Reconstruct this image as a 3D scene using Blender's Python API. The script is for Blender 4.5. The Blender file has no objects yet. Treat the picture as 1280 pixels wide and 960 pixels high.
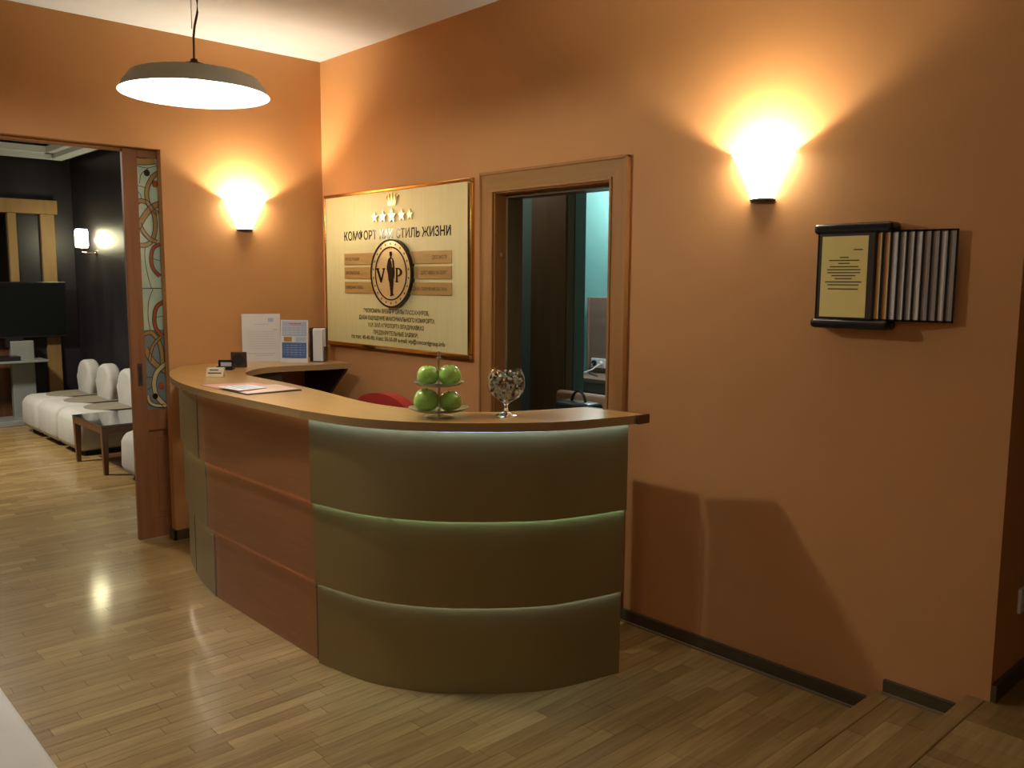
import bpy, bmesh, math, random
from mathutils import Vector, Matrix
random.seed(7)
PI = math.pi
SC = bpy.context.scene
COL = SC.collection

# ------------------------------------------------------------------ camera
CAM = Vector((5.3585, -3.1767, 1.65))
RT = Vector((0.679998, 0.733187, 0.006247))
UP = Vector((-0.091531, 0.076431, 0.992865))
FW = Vector((-0.727478, 0.675718, -0.119082))
FPX = 1080.0                               # focal length in pixels of a 1280 wide frame
cam = bpy.data.cameras.new('camera')
cam.sensor_width = 36; cam.lens = FPX / 1280 * 36; cam.clip_start = 0.05; cam.clip_end = 60
cam_o = bpy.data.objects.new('camera', cam); COL.objects.link(cam_o)
m = Matrix((RT, UP, -FW)).transposed().to_4x4(); m.translation = CAM
cam_o.matrix_world = m
SC.camera = cam_o

# ------------------------------------------------------------------ world, lights, exposure
SC.view_settings.view_transform = 'Standard'; SC.view_settings.look = 'None'
SC.view_settings.gamma = 1; SC.view_settings.use_curve_mapping = False
SC.view_settings.exposure = 0.0
w = bpy.data.worlds.new('world'); SC.world = w; w.use_nodes = True
w.node_tree.nodes['Background'].inputs[0].default_value = (0.5, 0.5, 0.5, 1)
w.node_tree.nodes['Background'].inputs[1].default_value = 0.01
WARM = (1.0, 0.85, 0.60); NEUT = (1.0, 0.95, 0.84); COOL = (0.85, 0.95, 1.0)
P_PEND = 56.0; P_SCONCE = 50.0; P_ROOM = 20.0; P_LOUNGE = 130.0; P_LSC = 2.6; P_OFFICE = 60.0
def lamp(name, loc, power, col, rad=0.03, area=None, rot=None):
    if area:
        l = bpy.data.lights.new(name, 'AREA'); l.shape = 'DISK'; l.size = area
    else:
        l = bpy.data.lights.new(name, 'POINT'); l.shadow_soft_size = rad
    l.energy = power; l.color = col
    o = bpy.data.objects.new(name, l); COL.objects.link(o); o.location = loc
    if rot: o.rotation_euler = rot
    return o
# ceiling lamps the room has behind the camera, in the lounge and in the office (out of frame), plus an added office fill
lamp('room_ceiling_light', (5.6, -4.6, 2.95), P_ROOM, NEUT, area=0.5)
lamp('lounge_ceiling_light', (-3.4, -2.3, 2.85), P_LOUNGE, (1.0, 0.93, 0.78), area=0.6)
lamp('office_entry_fill', (0.4, 0.45, 2.5), 7, (0.95, 1.0, 0.97), rad=0.08)  # fill lamp added to lift the partition, no fixture here
lamp('office_ceiling_light', (0.95, 2.0, 2.6), P_OFFICE, (1.0, 0.99, 0.95), rad=0.08)

# ------------------------------------------------------------------ materials
def M(name, col, rough=0.5, metal=0.0, spec=0.5, noise=0.0, nscale=(8, 8, 8), coat=0.0, emit=None, estr=0.0,
      trans=0.0, bump=0.0, bscale=200.0, ior=1.45, col2=None, ramp=(0.35, 0.65), world=False, sub=0.0, alpha=1.0):
    mt = bpy.data.materials.new(name); mt.use_nodes = True
    nt = mt.node_tree; b = nt.nodes['Principled BSDF']
    b.inputs['Base Color'].default_value = (*col, 1); b.inputs['Roughness'].default_value = rough
    b.inputs['Metallic'].default_value = metal; b.inputs['Specular IOR Level'].default_value = spec
    b.inputs['IOR'].default_value = ior; b.inputs['Coat Weight'].default_value = coat
    b.inputs['Coat Roughness'].default_value = 0.12
    b.inputs['Transmission Weight'].default_value = trans; b.inputs['Alpha'].default_value = alpha
    if emit: b.inputs['Emission Color'].default_value = (*emit, 1); b.inputs['Emission Strength'].default_value = estr
    tc = nt.nodes.new('ShaderNodeTexCoord'); mp = nt.nodes.new('ShaderNodeMapping')
    if world:
        g = nt.nodes.new('ShaderNodeNewGeometry'); nt.links.new(g.outputs['Position'], mp.inputs[0])
    else: nt.links.new(tc.outputs['Object'], mp.inputs[0])
    mp.inputs['Scale'].default_value = nscale
    n = nt.nodes.new('ShaderNodeTexNoise'); n.inputs['Detail'].default_value = 5; n.inputs['Scale'].default_value = 1
    nt.links.new(mp.outputs[0], n.inputs['Vector'])
    if noise > 0 or col2:
        r = nt.nodes.new('ShaderNodeValToRGB')
        c2 = col2 or tuple(c * (1 - noise) for c in col)
        r.color_ramp.elements[0].color = (*c2, 1); r.color_ramp.elements[1].color = (*col, 1)
        r.color_ramp.elements[0].position = ramp[0]; r.color_ramp.elements[1].position = ramp[1]
        nt.links.new(n.outputs['Fac'], r.inputs[0]); nt.links.new(r.outputs[0], b.inputs['Base Color'])
    if bump > 0:
        n2 = nt.nodes.new('ShaderNodeTexNoise'); n2.inputs['Scale'].default_value = bscale; n2.inputs['Detail'].default_value = 3
        nt.links.new(tc.outputs['Object'], n2.inputs['Vector'])
        bp = nt.nodes.new('ShaderNodeBump'); bp.inputs['Strength'].default_value = bump; bp.inputs['Distance'].default_value = 0.002
        nt.links.new(n2.outputs['Fac'], bp.inputs['Height']); nt.links.new(bp.outputs[0], b.inputs['Normal'])
    return mt
def plank_mat():
    mt = bpy.data.materials.new('oak_parquet'); mt.use_nodes = True
    nt = mt.node_tree; b = nt.nodes['Principled BSDF']; L = nt.links.new
    at = nt.nodes.new('ShaderNodeAttribute'); at.attribute_name = 'tone'
    r = nt.nodes.new('ShaderNodeValToRGB'); L(at.outputs['Fac'], r.inputs[0])
    e = r.color_ramp.elements; e[0].position = 0; e[0].color = (0.275, 0.172, 0.062, 1); e[1].position = 1; e[1].color = (0.45, 0.312, 0.13, 1)
    k = e.new(0.5); k.color = (0.35, 0.232, 0.088, 1)
    g = nt.nodes.new('ShaderNodeNewGeometry'); mp = nt.nodes.new('ShaderNodeMapping'); mp.inputs['Scale'].default_value = (60, 4, 4)
    L(g.outputs['Position'], mp.inputs[0]); n = nt.nodes.new('ShaderNodeTexNoise'); n.inputs['Scale'].default_value = 1; n.inputs['Detail'].default_value = 6
    L(mp.outputs[0], n.inputs['Vector'])
    r2 = nt.nodes.new('ShaderNodeValToRGB'); L(n.outputs['Fac'], r2.inputs[0])
    r2.color_ramp.elements[0].position = .3; r2.color_ramp.elements[0].color = (0.66, 0.62, 0.56, 1)
    r2.color_ramp.elements[1].position = .65; r2.color_ramp.elements[1].color = (0.98, 0.98, 0.98, 1)
    mx = nt.nodes.new('ShaderNodeMix'); mx.data_type = 'RGBA'; mx.blend_type = 'MULTIPLY'; mx.inputs[0].default_value = 1
    L(r.outputs[0], mx.inputs[6]); L(r2.outputs[0], mx.inputs[7]); L(mx.outputs[2], b.inputs['Base Color'])
    b.inputs['Roughness'].default_value = 0.36; b.inputs['Specular IOR Level'].default_value = 0.4
    b.inputs['Coat Weight'].default_value = 0.4; b.inputs['Coat Roughness'].default_value = 0.12
    n3 = nt.nodes.new('ShaderNodeTexNoise'); n3.inputs['Scale'].default_value = 9; n3.inputs['Detail'].default_value = 2
    L(g.outputs['Position'], n3.inputs['Vector'])
    bp = nt.nodes.new('ShaderNodeBump'); bp.inputs['Strength'].default_value = 0.25; bp.inputs['Distance'].default_value = 0.004
    L(n3.outputs['Fac'], bp.inputs['Height']); L(bp.outputs[0], b.inputs['Normal'])
    return mt
def wood(name, c, c2, sc, rough=0.35, coat=0.2):
    return M(name, c, rough, col2=c2, nscale=sc, coat=coat, ramp=(0.3, 0.7))
mPL = plank_mat()
mORANGE = M('orange_wall_paint', (0.585, 0.300, 0.118), 0.62, spec=0.25, noise=0.05, nscale=(3, 3, 3), bump=0.12, bscale=260)
mCEIL = M('white_ceiling_paint', (0.71, 0.77, 0.84), 0.8, noise=0.03)
mDARK = M('dark_lounge_wall', (0.022, 0.020, 0.026), 0.42, noise=0.4, nscale=(5, 5, 1.2), bump=0.3, bscale=20)
mBASE = M('dark_baseboard', (0.085, 0.065, 0.035), 0.4, noise=0.2, nscale=(2, 2, 30))
mBASEL = M('baseboard_bead', (0.22, 0.17, 0.10), 0.35)
mCAS = wood('oak_casing', (0.42, 0.205, 0.062), (0.34, 0.16, 0.045), (20, 20, 1.6), rough=0.6, coat=0.0)
mCASH = wood('oak_casing_head', (0.36, 0.195, 0.055), (0.29, 0.15, 0.04), (1.6, 20, 20), rough=0.6, coat=0.0)
mTOP = wood('beech_worktop', (0.52, 0.32, 0.115), (0.46, 0.27, 0.09), (1.5, 22, 22), rough=0.3, coat=0.3)
mEDGE = wood('worktop_edge', (0.40, 0.27, 0.12), (0.34, 0.22, 0.095), (2, 2, 40), rough=0.35)
mEND = M('brown_end_cap', (0.12, 0.045, 0.02), 0.4)
mCHERRY = wood('cherry_laminate', (0.34, 0.148, 0.058), (0.28, 0.115, 0.042), (3, 3, 30), rough=0.4, coat=0.1)
mOLIVE = M('olive_laminate', (0.27, 0.21, 0.085), 0.42, metal=0.2, noise=0.06, nscale=(2, 2, 2))
mINNER = M('dark_carcass', (0.045, 0.028, 0.016), 0.5, noise=0.2)
mLEDB = M('led_cool_white', (0.8, 0.9, 1), emit=(0.50, 0.78, 1.25), estr=17)
mLEDG = M('led_green_white', (0.7, 1, 0.8), emit=(0.50, 1.0, 1.05), estr=28)
mLEDW = M('led_pale_white', (0.9, 1, 0.9), emit=(0.66, 0.95, 1.35), estr=22)
mLEDE = M('led_faint_warm', (1, 0.8, 0.7), emit=(1.0, 0.80, 0.62), estr=15.0)
mLEDD = M('led_dim_warm', (1, 0.8, 0.7), emit=(1.0, 0.84, 0.72), estr=4.0)
mPANEL = M('brushed_gold_board', (0.80, 0.73, 0.38), 0.5, metal=0.15, noise=0.05, nscale=(60, 60, 2))
mGOLD = M('polished_gold', (0.72, 0.47, 0.17), 0.16, metal=1.0, noise=0.08)
mGOLDB = M('bright_gold', (0.92, 0.76, 0.40), 0.28, metal=0.55)
mBRONZE = M('bronze_plaque', (0.56, 0.37, 0.13), 0.36, metal=0.25, noise=0.12, nscale=(4, 4, 40))
mINK = M('black_gloss_letter', (0.012, 0.010, 0.008), 0.15, spec=0.6)
mINK2 = M('brown_print', (0.085, 0.06, 0.015), 0.5)
mBLK = M('black_plastic', (0.012, 0.012, 0.013), 0.25)
mBLK2 = M('black_matt', (0.018, 0.018, 0.02), 0.6)
mCLEAR = M('clear_sleeve', (0.62, 0.60, 0.57), 0.2, trans=0.3, noise=0.1)
mPAGEY = M('yellow_page', (0.90, 0.76, 0.27), 0.55, noise=0.05)
mPAGEO = M('orange_page', (0.55, 0.24, 0.04), 0.5)
mPAGEG = M('grey_page', (0.42, 0.39, 0.36), 0.5, noise=0.1)
mPAPER = M('white_paper', (0.76, 0.77, 0.78), 0.6, noise=0.03)
mPRINT = M('grey_print', (0.52, 0.53, 0.54), 0.6)
mBLUE = M('blue_print', (0.09, 0.18, 0.42), 0.5, noise=0.25, nscale=(2, 2, 60))
mLBLUE = M('pale_blue_print', (0.45, 0.56, 0.74), 0.5, noise=0.15, nscale=(4, 4, 40))
mRED = M('red_print', (0.55, 0.16, 0.13), 0.5)
mPINK = M('pink_cover', (0.72, 0.36, 0.33), 0.4, noise=0.1)
mPPINK = M('pale_pink_cover', (0.76, 0.55, 0.46), 0.35, noise=0.08)
mCREAM = M('cream_label', (0.72, 0.58, 0.36), 0.45)
mBROWN = M('dark_brown_plastic', (0.07, 0.04, 0.022), 0.35)
mREDF = M('red_chair_fabric', (0.42, 0.03, 0.02), 0.75, noise=0.15, nscale=(300, 300, 300), bump=0.3)
mAPPLE = M('green_apple_skin', (0.42, 0.68, 0.15), 0.22, col2=(0.30, 0.56, 0.09), nscale=(30, 30, 8), coat=0.35)
mSTEM = M('apple_stem', (0.10, 0.06, 0.025), 0.7)
mCHROME = M('chrome', (0.75, 0.74, 0.72), 0.14, metal=1.0)
mGLASS = M('clear_glass', (1, 1, 1), 0.0, trans=1.0, ior=1.45)
mPLATE = M('frosted_glass_plate', (0.62, 0.66, 0.50), 0.12, trans=0.75, ior=1.3)
mGREY = M('grey_lamp_metal', (0.72, 0.78, 0.75), 0.5, metal=0.0)
mCAP = M('dark_lamp_cap', (0.05, 0.045, 0.05), 0.4)
mCORD = M('grey_cord', (0.10, 0.085, 0.085), 0.5)
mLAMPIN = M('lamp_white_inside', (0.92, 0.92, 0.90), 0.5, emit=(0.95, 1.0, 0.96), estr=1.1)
mBULB = M('lamp_bulb', (1, 1, 1), emit=(0.93, 1.0, 0.96), estr=60)
mSHADE = M('lit_glass_shade', (0.95, 0.9, 0.8), 0.4, emit=(1.0, 0.87, 0.66), estr=34)
mSHADE2 = M('lit_white_shade', (0.95, 0.9, 0.8), 0.4, emit=(1.0, 0.92, 0.55), estr=34)
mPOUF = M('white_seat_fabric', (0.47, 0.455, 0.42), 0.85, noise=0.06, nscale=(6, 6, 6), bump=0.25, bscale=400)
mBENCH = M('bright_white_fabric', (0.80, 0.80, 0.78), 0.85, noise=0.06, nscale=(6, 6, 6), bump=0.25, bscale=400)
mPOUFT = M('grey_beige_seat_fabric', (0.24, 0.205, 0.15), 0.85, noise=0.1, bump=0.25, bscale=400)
mTABW = wood('dark_walnut', (0.13, 0.055, 0.025), (0.09, 0.036, 0.016), (20, 20, 2))
mTGL = M('dark_table_glass', (0.02, 0.026, 0.026), 0.04, spec=1.0, coat=1.0)
mMAPLE = wood('light_oak_frame', (0.27, 0.165, 0.06), (0.22, 0.13, 0.045), (12, 12, 2), rough=.6, coat=0)
mMIRROR = M('dark_mirror', (0.10, 0.10, 0.10), 0.04, metal=1.0)
mSCREEN = M('tv_screen', (0.006, 0.008, 0.008), 0.12, spec=0.6)
mSTAND = M('grey_stand', (0.24, 0.25, 0.23), 0.35, noise=0.1)
mDOORW = wood('sliding_door_wood', (0.30, 0.125, 0.045), (0.23, 0.092, 0.032), (26, 26, 1.6), rough=0.55, coat=0.0)
mSG = M('pale_green_glass', (0.50, 0.60, 0.43), 0.2, col2=(0.40, 0.52, 0.40), nscale=(9, 9, 9), emit=(0.55, 0.68, 0.45), estr=0.0)
mSGB = M('grey_blue_glass', (0.22, 0.25, 0.25), 0.2, noise=0.15)
mSGA = M('amber_glass', (0.42, 0.26, 0.085), 0.2, noise=0.2)
mSGR = M('red_glass', (0.42, 0.10, 0.04), 0.2, noise=0.2)
mSGY = M('pale_yellow_glass', (0.62, 0.52, 0.28), 0.2, noise=0.1)
mSGK = M('dark_glass_gem', (0.02, 0.015, 0.01), 0.1)
mCAME = M('lead_came', (0.03, 0.026, 0.02), 0.4)
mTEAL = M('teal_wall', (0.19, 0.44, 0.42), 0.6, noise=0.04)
mTEALD = M('shaded_teal_wall', (0.12, 0.235, 0.225), 0.6, noise=0.06)  # teal darkened in its colour to stand in for the missing light
mWARD = wood('dark_wardrobe', (0.15, 0.115, 0.06), (0.12, 0.09, 0.048), (20, 20, 2))
mDESK = wood('greyish_laminate', (0.23, 0.15, 0.105), (0.19, 0.12, 0.085), (2, 2, 14))
mBEIGE = M('beige_vinyl', (0.40, 0.27, 0.17), 0.45)
mWPL = M('white_plastic', (0.74, 0.74, 0.72), 0.35)
mBAG = M('black_leather', (0.012, 0.016, 0.018), 0.35, bump=0.4, bscale=120)
mGROUT = M('floor_underlay', (0.045, 0.028, 0.012), 0.8)

# ------------------------------------------------------------------ mesh helpers
def bm_new(): return bmesh.new()
def bx(bm, x0, x1, y0, y1, z0, z1, rot=0, pivot=None, mi=0):
    vs = [bm.verts.new(Vector(p)) for p in ((x0,y0,z0),(x1,y0,z0),(x1,y1,z0),(x0,y1,z0),(x0,y0,z1),(x1,y0,z1),(x1,y1,z1),(x0,y1,z1))]
    if rot:
        pv = Vector(pivot or ((x0+x1)/2, (y0+y1)/2, 0)); R = Matrix.Rotation(rot, 3, 'Z')
        for v in vs: v.co = R @ (v.co - pv) + pv
    for f in ((0,3,2,1),(4,5,6,7),(0,1,5,4),(1,2,6,5),(2,3,7,6),(3,0,4,7)):
        bm.faces.new([vs[i] for i in f]).material_index = mi
    return vs
def bevel(bm, w, seg=2):
    bmesh.ops.bevel(bm, geom=bm.edges[:] , offset=w, segments=seg, affect='EDGES', profile=0.5, clamp_overlap=True)
    return bm
def lathe(bm, prof, c=(0,0,0), n=32, a0=0.0, a1=2*PI, sy=1.0, axis='Z', mi=0):
    full = abs((a1-a0) - 2*PI) < 1e-6; cnt = n if full else n+1; rings = []
    for r, z in prof:
        ring = []
        for i in range(cnt):
            a = a0 + (a1-a0)*i/n
            p = (r*math.cos(a), r*math.sin(a)*sy, z)
            if axis == 'Y': p = (p[0], p[2], p[1])
            ring.append(bm.verts.new((p[0]+c[0], p[1]+c[1], p[2]+c[2])))
        rings.append(ring)
    for A, B in zip(rings, rings[1:]):
        for i in range(cnt if full else cnt-1):
            j = (i+1) % cnt
            try:
                f = bm.faces.new((A[i], A[j], B[j], B[i])); f.smooth = True; f.material_index = mi
            except ValueError: pass
    return rings
def tube(bm, pts, r, n=8, mi=0, close=False):
    pts = [Vector(p) for p in pts]; rings = []
    for i, p in enumerate(pts):
        a = pts[max(i-1, 0)]; b = pts[min(i+1, len(pts)-1)]
        t = (b-a).normalized() if (b-a).length > 1e-9 else Vector((0,0,1))
        u = t.cross(Vector((0,0,1)))
        if u.length < 1e-3: u = t.cross(Vector((0,1,0)))
        u.normalize(); v = t.cross(u)
        rr = r[i] if isinstance(r, (list, tuple)) else r
        rings.append([bm.verts.new(p + u*rr*math.cos(2*PI*k/n) + v*rr*math.sin(2*PI*k/n)) for k in range(n)])
    for A, B in zip(rings, rings[1:]):
        for k in range(n):
            f = bm.faces.new((A[k], A[(k+1)%n], B[(k+1)%n], B[k])); f.smooth = True; f.material_index = mi
    for R_ in (rings[0], rings[-1]):
        try: bm.faces.new(R_).material_index = mi
        except ValueError: pass
def poly(bm, pts, off, mi=0):
    """prism: closed outline pts (3D) extruded by vector off"""
    off = Vector(off); A = [bm.verts.new(Vector(p)) for p in pts]; B = [bm.verts.new(Vector(p)+off) for p in pts]
    n = len(A); bm.faces.new(A).material_index = mi; bm.faces.new(B[::-1]).material_index = mi
    for i in range(n):
        bm.faces.new((A[i], B[i], B[(i+1)%n], A[(i+1)%n])).material_index = mi
def obj(name, bm, mats, parent=None, smooth=False, loc=None):
    bmesh.ops.recalc_face_normals(bm, faces=bm.faces[:])
    for e_ in bm.edges:
        if not smooth and len(e_.link_faces) == 2 and e_.calc_face_angle(0) > 0.7: e_.smooth = False
    me = bpy.data.meshes.new(name); bm.to_mesh(me); bm.free()
    if not isinstance(mats, (list, tuple)): mats = [mats]
    for x in mats: me.materials.append(x)
    if smooth:
        for p in me.polygons: p.use_smooth = True
    o = bpy.data.objects.new(name, me); COL.objects.link(o)
    if parent is not None: o.parent = parent; o.matrix_parent_inverse = Matrix.Translation(-parent.location) if parent.rotation_euler.z == 0 else parent.matrix_basis.inverted()
    return o
def objL(name, bm, mats, parent=None, smooth=False):
    """part given in its parent's own coordinates"""
    o = obj(name, bm, mats, None, smooth); o.parent = parent
    return o
def box(name, b, mats, parent=None, bev=0, seg=2, local=False):
    bm = bm_new(); bx(bm, *b)
    if bev: bevel(bm, bev, seg)
    o = (objL if local else obj)(name, bm, mats, parent); return o
def tag(o, label=None, cat=None, group=None, kind=None):
    if label: o['label'] = label
    if cat: o['category'] = cat
    if group: o['group'] = group
    if kind: o['kind'] = kind
    return o
def empty(name, loc, label, cat, rz=0, group=None, kind=None):
    o = bpy.data.objects.new(name, None); COL.objects.link(o); o.location = loc; o.rotation_euler = (0, 0, rz)
    o.empty_display_size = 0.05
    return tag(o, label, cat, group, kind)
def struct(o, label, cat):
    return tag(o, label, cat, kind='structure')
def copy_tree(o, parent=None):
    c = o.copy(); COL.objects.link(c)
    if parent is not None: c.parent = parent
    for ch in list(o.children): copy_tree(ch, c)
    return c
def text_obj(name, s, x0, x1, z0, z1, y, mat, parent, bold=0.0, ext=0.0008, plane='Y'):
    """text fitted into a rectangle on the plane y = const facing -y (cap height z0..z1)"""
    cu = bpy.data.curves.new(name, 'FONT'); cu.body = s; cu.size = 1; cu.extrude = 0; cu.offset = bold; cu.resolution_u = 3
    t = bpy.data.objects.new(name, cu); COL.objects.link(t)
    dg = bpy.context.evaluated_depsgraph_get(); dg.update()
    me = bpy.data.meshes.new_from_object(t.evaluated_get(dg)); bpy.data.objects.remove(t)
    xs = [v.co.x for v in me.vertices]; xa, xb = min(xs), max(xs); cap = 0.729
    sx = (x1-x0)/(xb-xa); sz = (z1-z0)/cap
    for v in me.vertices:
        v.co = Vector((x0 + (v.co.x-xa)*sx, y - ext, z0 + v.co.y*sz))
    me.materials.clear(); me.materials.append(mat); me.name = name
    o = bpy.data.objects.new(name, me); COL.objects.link(o)
    o.parent = parent; o.matrix_parent_inverse = Matrix.Translation(-parent.location)
    return o

# ------------------------------------------------------------------ floor
X_END = 4.02; ROW = 0.065
floor = box('floor', (-5.95, X_END, -6.0, 0.12, -0.08, -0.006), mGROUT)
struct(floor, 'oak parquet floor of short staggered planks running from the camera side to the lounge', 'floor')
def pix(p):
    d = Vector(p) - CAM; z = d.dot(FW)
    if z < 0.1: return None
    return 640 + FPX*d.dot(RT)/z, 480 - FPX*d.dot(UP)/z, z
def plank_mesh(L, wd, tone, axis='Y', th=0.006, name='plank'):
    bm = bm_new(); g = 0.0006
    if axis == 'Y': bx(bm, -wd/2+g, wd/2-g, -L/2+g, L/2-g, -th, 0)
    else: bx(bm, -L/2+g, L/2-g, -wd/2+g, wd/2-g, -th, 0)
    me = bpy.data.meshes.new(name); bm.to_mesh(me); bm.free()
    at = me.attributes.new('tone', 'FLOAT', 'POINT')
    for i in range(len(me.vertices)): at.data[i].value = tone
    me.materials.append(mPL); return me
allp = []
nrow = int((X_END + 5.9)/ROW)
rg = random.Random(3)
for i in range(nrow):
    x = X_END - (i+0.5)*ROW
    if x < -5.93: break
    y = 0.11
    first = rg.uniform(0.08, 0.45)
    while y > -5.6:
        L = first if first else rg.choice((0.38, 0.45, 0.45, 0.52)); first = None
        allp.append((x, y - L/2, L, rg.choice((0.1, 0.22, 0.35, 0.42, 0.5, 0.5, 0.58, 0.66, 0.8, 0.97)))); y -= L
def score(p):
    x, y, L, t = p
    q = pix((x, y, 0))
    if not q or not (-30 < q[0] < 1310 and -20 < q[1] < 985): return 0
    if x < 0 and (y > -1.1): return 0
    if 0 < x < 3.05 and y > -1.3 + max(0, x-2.4)*1.1: return 0
    if x < 3.6 and y < -2.62 and x > 1.9: return 0
    return 1.0/q[2]**2 * L
near = sorted(allp, key=score, reverse=True)[:296]; nearset = set(near)
cache = {}
for (x, y, L, t) in near:
    key = (round(L, 3), t)
    if key not in cache: cache[key] = plank_mesh(L, ROW, t)
    o = bpy.data.objects.new('plank', cache[key]); COL.objects.link(o); o.location = (x, y, 0); o.parent = floor
def joined_planks(lst, name, parent, axis='Y', zt=0.0):
    V = []; Fc = []; T = []; g = 0.0006
    for (x, y, L, t) in lst:
        hx, hy = (ROW/2-g, L/2-g) if axis == 'Y' else (L/2-g, ROW/2-g)
        b = len(V)
        for dz in (zt-0.006, zt):
            for sx, sy in ((-1,-1),(1,-1),(1,1),(-1,1)): V.append((x+sx*hx, y+sy*hy, dz)); T.append(t)
        for f in ((4,5,6,7),(0,1,5,4),(1,2,6,5),(2,3,7,6),(3,0,4,7)): Fc.append([b+k for k in f])
    me = bpy.data.meshes.new(name); me.from_pydata(V, [], Fc)
    at = me.attributes.new('tone', 'FLOAT', 'POINT'); at.data.foreach_set('value', T)
    me.materials.append(mPL); o = bpy.data.objects.new(name, me); COL.objects.link(o); o.parent = parent; return o
far = joined_planks([p for p in allp if p not in nearset], 'parquet_planks', floor); far['kind'] = 'stuff'

# two steps up towards the camera
def step(name, x0, x1, zt, label):
    o = box(name, (x0, x1, -6.0, -0.0, -0.08, zt-0.006), mGROUT); struct(o, label, 'step'); return o
tread = step('step', 4.02, 4.34, 0.10, 'lower wooden step along the right end of the orange wall')
land = step('step', 4.34, 8.0, 0.20, 'upper parquet landing at the bottom right corner')
bm = bm_new(); bx(bm, 4.005, 4.065, -6, 0, 0.07, 0.1005); o = obj('nosing', bevel(bm, 0.004), mPL, tread)
bm = bm_new(); bx(bm, 4.325, 4.385, -6, 0, 0.17, 0.2005); o = obj('nosing', bevel(bm, 0.004), mPL, land)
for o in (tread, land):
    for ch in o.children:
        at = ch.data.attributes.new('tone', 'FLOAT', 'POINT')
        for i in range(len(ch.data.vertices)): at.data[i].value = 0.2
def deck(x0, x1, y0, zt, parent, axis, maxn):
    out = []
    if axis == 'Y':
        x = x0 + ROW/2
        while x + ROW/2 <= x1 + 0.012:
            y = 0.0; first = rg.uniform(.1, .4)
            while y > y0:
                L = first or rg.choice((.30, .38, .45)); first = None
                out.append((x, y-L/2, L, rg.choice((.1, .2, .3, .45, .6, .85)))); y -= L
            x += ROW
    else:
        y = -ROW/2
        while y > y0:
            x = x0; first = rg.uniform(.2, .5)
            while x < x1:
                L = min(first or rg.choice((.38, .45, .52)), x1-x); first = None
                out.append((x+L/2, y, L, rg.choice((.1, .2, .3, .45, .6, .85)))); x += L
            y -= ROW
    out.sort(key=lambda p: (Vector((p[0], p[1], 0)) - Vector((4.2, 0, 0))).length)
    for (x, y, L, t) in out[:maxn]:
        key = (round(L, 3), t, axis)
        if key not in cache: cache[key] = plank_mesh(L, ROW, t, axis)
        o = bpy.data.objects.new('plank', cache[key]); COL.objects.link(o); o.location = (x, y, zt); o.parent = parent
    if out[maxn:]:
        o = joined_planks(out[maxn:], 'parquet_planks', parent, axis, zt); o['kind'] = 'stuff'
deck(4.067, 4.322, -6.0, 0.10, tread, 'Y', 30)
deck(4.387, 8.0, -6.0, 0.20, land, 'X', 40)

# ------------------------------------------------------------------ walls and ceiling
H = 3.113
def wallobj(name, boxes, mat, label):
    bm = bm_new()
    for b in boxes: bx(bm, *b)
    return struct(obj(name, bm, mat), label, 'wall')
T = 0.16
wallobj('wall_right', [(0.0, 1.79, 0, T, 0, H), (2.64, 4.4, 0, T, 0, H), (1.79, 2.64, 0, T, 2.14, H)], mORANGE, 'long orange wall with the doorway, the gold board and the flip rack')
OT = 2.42
wallobj('wall_left', [(-0.06, 0.0, -1.105, 0.16, 0, H), (-0.06, 0.0, -6.0, -3.6, 0, H), (-0.06, 0.0, -3.6, -1.105, OT, H),
                      (-0.26, -0.16, -1.105, 0.16, 0, H), (-0.26, -0.16, -6.0, -3.6, 0, H), (-0.26, -0.16, -3.6, -1.105, OT, H)], mORANGE, 'orange wall with the wide opening into the dark lounge')
wallobj('wall_front', [(0.0, 8.0, -6.1, -6.0, 0, H)], mORANGE, 'orange wall behind the camera')
wallobj('wall_end', [(8.0, 8.1, -6.1, 3.0, 0, H)], mORANGE, 'orange wall beyond the landing')
wallobj('wall_corridor', [(4.3, 4.4, T, 3.0, 0.0, H)], mORANGE, 'darker orange side wall turning the corner at the right edge of the photo')
wallobj('wall_corridor_end', [(4.3, 8.1, 3.0, 3.1, 0, H)], mORANGE, 'far end wall of the side corridor')
box('floor', (4.4, 8.0, 0.0, 3.0, 0.1, 0.199), mPL)
fl2 = bpy.data.objects['floor.001']; struct(fl2, 'floor of the side corridor at the right edge', 'floor')
at = fl2.data.attributes.new('tone', 'FLOAT', 'POINT')
struct(box('ceiling', (-0.26, 8.1, -6.1, 3.1, H, H+0.1), mCEIL), 'plain white ceiling over the reception', 'ceiling')

# baseboards
def baseb(name, x0, x1, y0, y1, z, label, hgt=0.062):
    bm = bm_new(); bx(bm, x0, x1, y0, y1, z, z+hgt)
    o = obj(name, bm, mBASE); struct(o, label, 'baseboard')
    return o
b = baseb('baseboard_right', 2.75, 4.02, -0.018, 0, 0, 'dark baseboard along the foot of the orange wall')
bm = bm_new(); bx(bm, 2.75, 4.02, -0.026, -0.018, 0, 0.010); obj('bead', bm, mBASEL, b)
b = baseb('baseboard_right_step', 4.035, 4.345, -0.018, 0, 0.10, 'short dark baseboard above the lower step', 0.055)
bm = bm_new(); bx(bm, 4.035, 4.345, -0.026, -0.018, 0.10, 0.110); obj('bead', bm, mBASEL, b)
baseb('baseboard_corridor', 4.4, 4.418, 0.0, 3.0, 0.20, 'dark baseboard around the corner at the right edge')
b = baseb('baseboard_left', 0.0, 0.018, -1.12, 0.0, 0, 'dark baseboard of the left wall beside the sliding door')
bm = bm_new(); bx(bm, -0.06, 0.018, -1.123, -1.105, 0, 0.062); obj('return', bm, mBASE, b)
baseb('baseboard_right_inner', 0.02, 1.69, -0.018, 0, 0, 'dark baseboard of the right wall behind the counter')

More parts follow.
